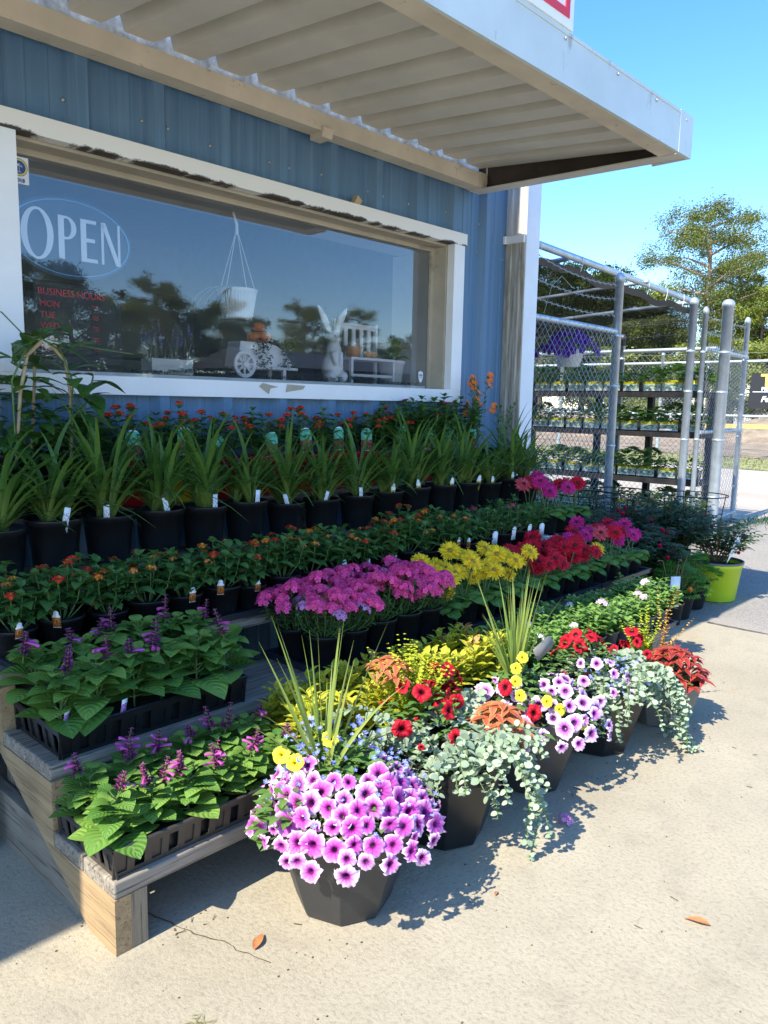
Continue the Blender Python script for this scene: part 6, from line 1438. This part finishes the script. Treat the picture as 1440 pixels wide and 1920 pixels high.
# ------------------------------------------------------------------ far yard: fence with banner, trees, barn across the road
def yard_fence():
    F = empty('yard_fence', (0, 0, 0), 0, 'distant chain link yard fence carrying a black banner', 'fence'); x = 20.2
    for y in (-9, -6, -3, 0, 3, 6.02, 9, 12): post(F, x, y, .045, 2.6)
    for z in (2.38, 1.05): mb = MB(); mb.tube([(x, -10, z), (x, 13, z)], .03, 8); mb.build('rail', 'galvanised', F)
    link_mesh((x, -3, 0), (x, 10, 0), .05, 2.36, .10, .0022).build('wire_mesh', 'mesh_wire', F); mb = MB(); barbed(mb, (x, -10, 2.6), (x, 13, 2.6), .02, .003); barbed(mb, (x, -10, 2.75), (x, 13, 2.75), .02, .003); mb.build('barbed_wire', 'mesh_wire', F)
    B = empty('banner', (20.1, 6.75, 1.23), -PI/2, 'black vinyl banner with gold and white lettering tied to the far fence', 'banner')
    mb = MB(); mb.prism([(0, 0), (3.2, 0), (3.2, .88), (.05, .86)], 1, 0, .01); mb.build('vinyl', 'banner_black', B); mb = MB(); mb.box((.1, -.006, .40), (3.1, -.002, .415)); mb.build('divider', 'letter_white', B)
    text_mesh('headline', 'TR', .40, 'banner_gold', B, (.27, -.008, .55), width=1.15, thick=.012); mb = MB(); mb.prism([(.86, .69), (.98, .57), (1.10, .69), (.98, .81)], 1, -.010, -.003); mb.build('gem_emblem', 'banner_gold', B); text_mesh('headline', 'B', .40, 'banner_gold', B, (1.14, -.008, .55), width=1.15, thick=.012)
    text_mesh('tagline', 'PERIOR EQUINE', .115, 'letter_white', B, (.30, -.008, .44), thick=.004, width=1.1); text_mesh('slogan', 'Feed Your', .19, 'letter_white', B, (.30, -.008, .17), shear=.3, thick=.005); text_mesh('slogan', 'D', .40, 'letter_white', B, (1.13, -.008, .08), shear=.5, width=1.3)
    G = empty('barrier_rail', (24, 0, 0), 0, 'yellow topped barrier rail beyond the far fence', 'barrier'); mb = MB(); mb.box((0, -20, .66), (.12, 25, .78)); mb.build('rail', 'rail_yellow', G)
    for k in range(9): mb = MB(); mb.box((.02, -19+5*k, 0), (.10, -18.9+5*k, .66)); mb.build('post', 'wood_post_z', G)
yard_fence()

def tree_mesh(rnd, kind, H, R, trunk_h):
    """trunk with limbs, crown of many small clumps of leaf faces"""
    tb = MB(); cb = MB(); tips = []
    r0 = H*.018
    tb.tube([(0, 0, 0), (.1, 0, H*.3), (-.05, .1, H*.6), (0, 0, H*.9)], [r0*1.3, r0, r0*.7, r0*.2], 8)
    nl = 22 if kind == 'pine' else 18
    for i in range(nl):
        t = trunk_h+(1-trunk_h)*(i+.5)/nl*.95; a = i*2.4+rnd.uniform(-.5, .5)
        prof = (math.sin(PI*min(1, max(.12, ((t-trunk_h)/(1-trunk_h))*.72+.20)))**.7); L = R*prof*rnd.uniform(.72, 1.03); z = H*t
        p0 = Vector((0, 0, z)); up = rnd.uniform(.0, .5)
        p2 = p0+Vector((math.cos(a)*L, math.sin(a)*L, L*up)); p1 = p0.lerp(p2, .55)+Vector((0, 0, .06*L)); tb.tube([p0, p1, p2], [r0*.4, r0*.2, r0*.06], 5)
        for k in range(9 if kind == 'pine' else 9):
            u = .35+.65*rnd.random(); q = p0.lerp(p2, u)+Vector((rnd.gauss(0, L*.2), rnd.gauss(0, L*.2), rnd.gauss(0, L*.12))); tb.tube([p0.lerp(p2, u*.8), q], [r0*.08, r0*.03], 3); tips.append((q, R*.17*rnd.uniform(.7, 1.3)))
    for q, s in tips:
        n = 180 if kind == 'pine' else 230
        for k in range(n):
            d = Vector((rnd.gauss(0, 1), rnd.gauss(0, 1), rnd.gauss(0, .62))); p = q+d*s*.55; v = Vector((rnd.gauss(0, 1), rnd.gauss(0, 1), rnd.gauss(.4, .7))).normalized(); l = (.024 if kind == 'pine' else .022)*R*rnd.uniform(.7, 1.3)+.03
            s_ = v.orthogonal().normalized()*(l*(.22 if kind == 'pine' else .42)); cb.add([p-s_, p+v*l*.5+s_*1.2, p+v*l, p+v*l*.5-s_*1.2], [(0, 1, 2, 3)])
    return tb, cb
def trees():
    rnd = random.Random(19); V = {}
    for key, kind, H, R, th, leafm, bark in (('pine_a', 'pine', 14, 4.05, .42, 'needles', 'pine_bark'), ('pine_b', 'pine', 12, 3.0, .45, 'needles', 'pine_bark'), ('dec_a', 'dec', 9, 3.0, .16, 'leaf_tree', 'bark'), ('dec_b', 'dec', 8, 3.2, .12, 'leaf_tree', 'bark'), ('dark_a', 'dec', 9, 3.4, .15, 'leaf_tree_dark', 'bark')):
        tb, cb = tree_mesh(rnd, kind, H, R, th); V[key] = (tb.mesh('trunk', [bark]), cb.mesh('crown', [leafm], smooth=False))
    def put(key, x, y, s, lb, grp, z=0, name=None):
        R = empty('pine_tree' if key[0] == 'p' else 'broadleaf_tree', (x, y, z), rnd.uniform(0, 6), lb, 'tree', grp); link('trunk', V[key][0], R); link('crown', V[key][1], R); R.scale = (s, s, s); return R
    g = 'trees beyond the yard'
    put('pine_a', 46.6, 18.4, .91, 'tall pine with a round airy crown standing above the gate', g)
    put('pine_b', 49.5, 17.6, .86, 'slimmer pine partly hidden behind the tall pine', g)
    lst = [('dec_a', 48.0, 15.6, .88, 'yellow green tree at the right edge below the tall pine'), ('dec_b', 44, 16.9, .62, 'low yellow green tree left of the banner'), ('dec_a', 50, 13.0, 1.0, 'yellow green tree at the far right edge'), ('pine_b', 52, 14.0, .7, 'small pine behind the banner at the right edge'),
           ('dec_b', 43, 20.6, .95, 'olive green tree behind the shade cloth left of the tall pine'), ('dark_a', 41.5, 22.6, 1.0, 'dark green tree behind the middle of the shade cloth'), ('dec_a', 42.2, 23.7, .97, 'bright spring green tree topping out above the shade pipe'), ('dark_a', 39.5, 24.8, 1.0, 'dark green tree behind the shade cloth nearest the building'), ('dark_a', 40, 27.5, 1.05, 'broad dark tree hidden behind the building corner'), ('dark_a', 44.5, 22.0, .85, 'broad green tree seen through the shade cloth'), ('dark_a', 45, 19.6, .72, 'dark tree low behind the tall pine trunk'), ('dec_b', 52, 17, .75, 'pale tree far behind the pines')]
    for a in lst: put(*a, g)
    # across the road, mirrored in the window
    g = 'trees across the road'; n = 0
    for i, (x, y, s, key) in enumerate(((12.5, -25, .62, 'dark_a'), (15, -26, .66, 'dark_a'), (17.5, -27, .55, 'dec_a'), (19.5, -27, .50, 'pine_b'), (21.5, -28, .60, 'dark_a'), (24, -28, .47, 'pine_b'), (26, -29, .55, 'dark_a'), (28.5, -29, .5, 'dec_b'), (31, -30, .52, 'pine_b'), (33.5, -30, .55, 'dark_a'), (36.5, -31, .55, 'pine_b'), (39.5, -31, .55, 'dec_b'), (43, -32, .62, 'dark_a'), (46.5, -32, .6, 'pine_b'), (50, -33, .68, 'dark_a'), (54, -34, .7, 'dark_a'))):
        put(key, x, y, s*1.1, 'tree across the road, %s from the left in the window reflection' % ORD[i], g)
    for i, x in enumerate((10, 12.2, 14.4, 16.6, 18.8)):
        R = empty('hedge_shrub', (x, -22.5, 0), 0, 'round hedge shrub across the road, %s from the left' % ORD[i], 'hedge shrub', 'hedge shrubs across the road'); mb = MB(); mound(mb, rnd, (0, 0, .1), 1.3, 1.7, 900, .22, .12, 'mini', 0); mound(mb, rnd, (0, 0, -.3), 1.3, 1.2, 500, .22, .12, 'mini', 0); mb.build('foliage', 'leaf_tree_dark', R)
    B = empty('long_barn', (30, -23, 0), 0, 'long dark open shed across the road mirrored low in the window', 'shed')
    mb = MB(); mb.box((-9, -3, 0), (22, 3, 2.4)); mb.build('wall', 'barn_dark', B); mb = MB(); mb.prism([(-3.4, 2.61), (3.4, 2.61), (0, 3.5)], 0, -9.5, 22.5); mb.build('roof', 'barn_roof', B)
trees()
def weeds():
    rnd = random.Random(6); mb = MB()
    for i in range(900):
        x = rnd.uniform(6.2, 9.2); y = 2.75+rnd.gauss(0, .10)+.04*math.sin(x*4); a = rnd.uniform(0, 6.28); leaf(mb, (x, y, 0), (math.cos(a)*.6, math.sin(a)*.6, 1), rnd.uniform(.05, .16), .008, 'mini', .4, 0)
    tag(mb.build('fence_weeds', 'leaf_rose_green'), kind='stuff')
    mb = MB()
    for i in range(5000): x = rnd.uniform(16.4, 20.3); y = rnd.uniform(-3, 12); a = rnd.uniform(0, 6.28); leaf(mb, (x, y, 0), (math.cos(a)*.6, math.sin(a)*.6, 1), rnd.uniform(.06, .14), .02, 'mini', .3, 0)
    tag(mb.build('verge_grass', 'leaf_yellowgreen'), kind='stuff')
weeds()
# the small roots that never got placed are removed
for o in list(bpy.data.objects):
    if o.parent is None and o.type == 'EMPTY' and 'category' not in o:
        for c in list(o.children_recursive)+[o]: bpy.data.objects.remove(c)
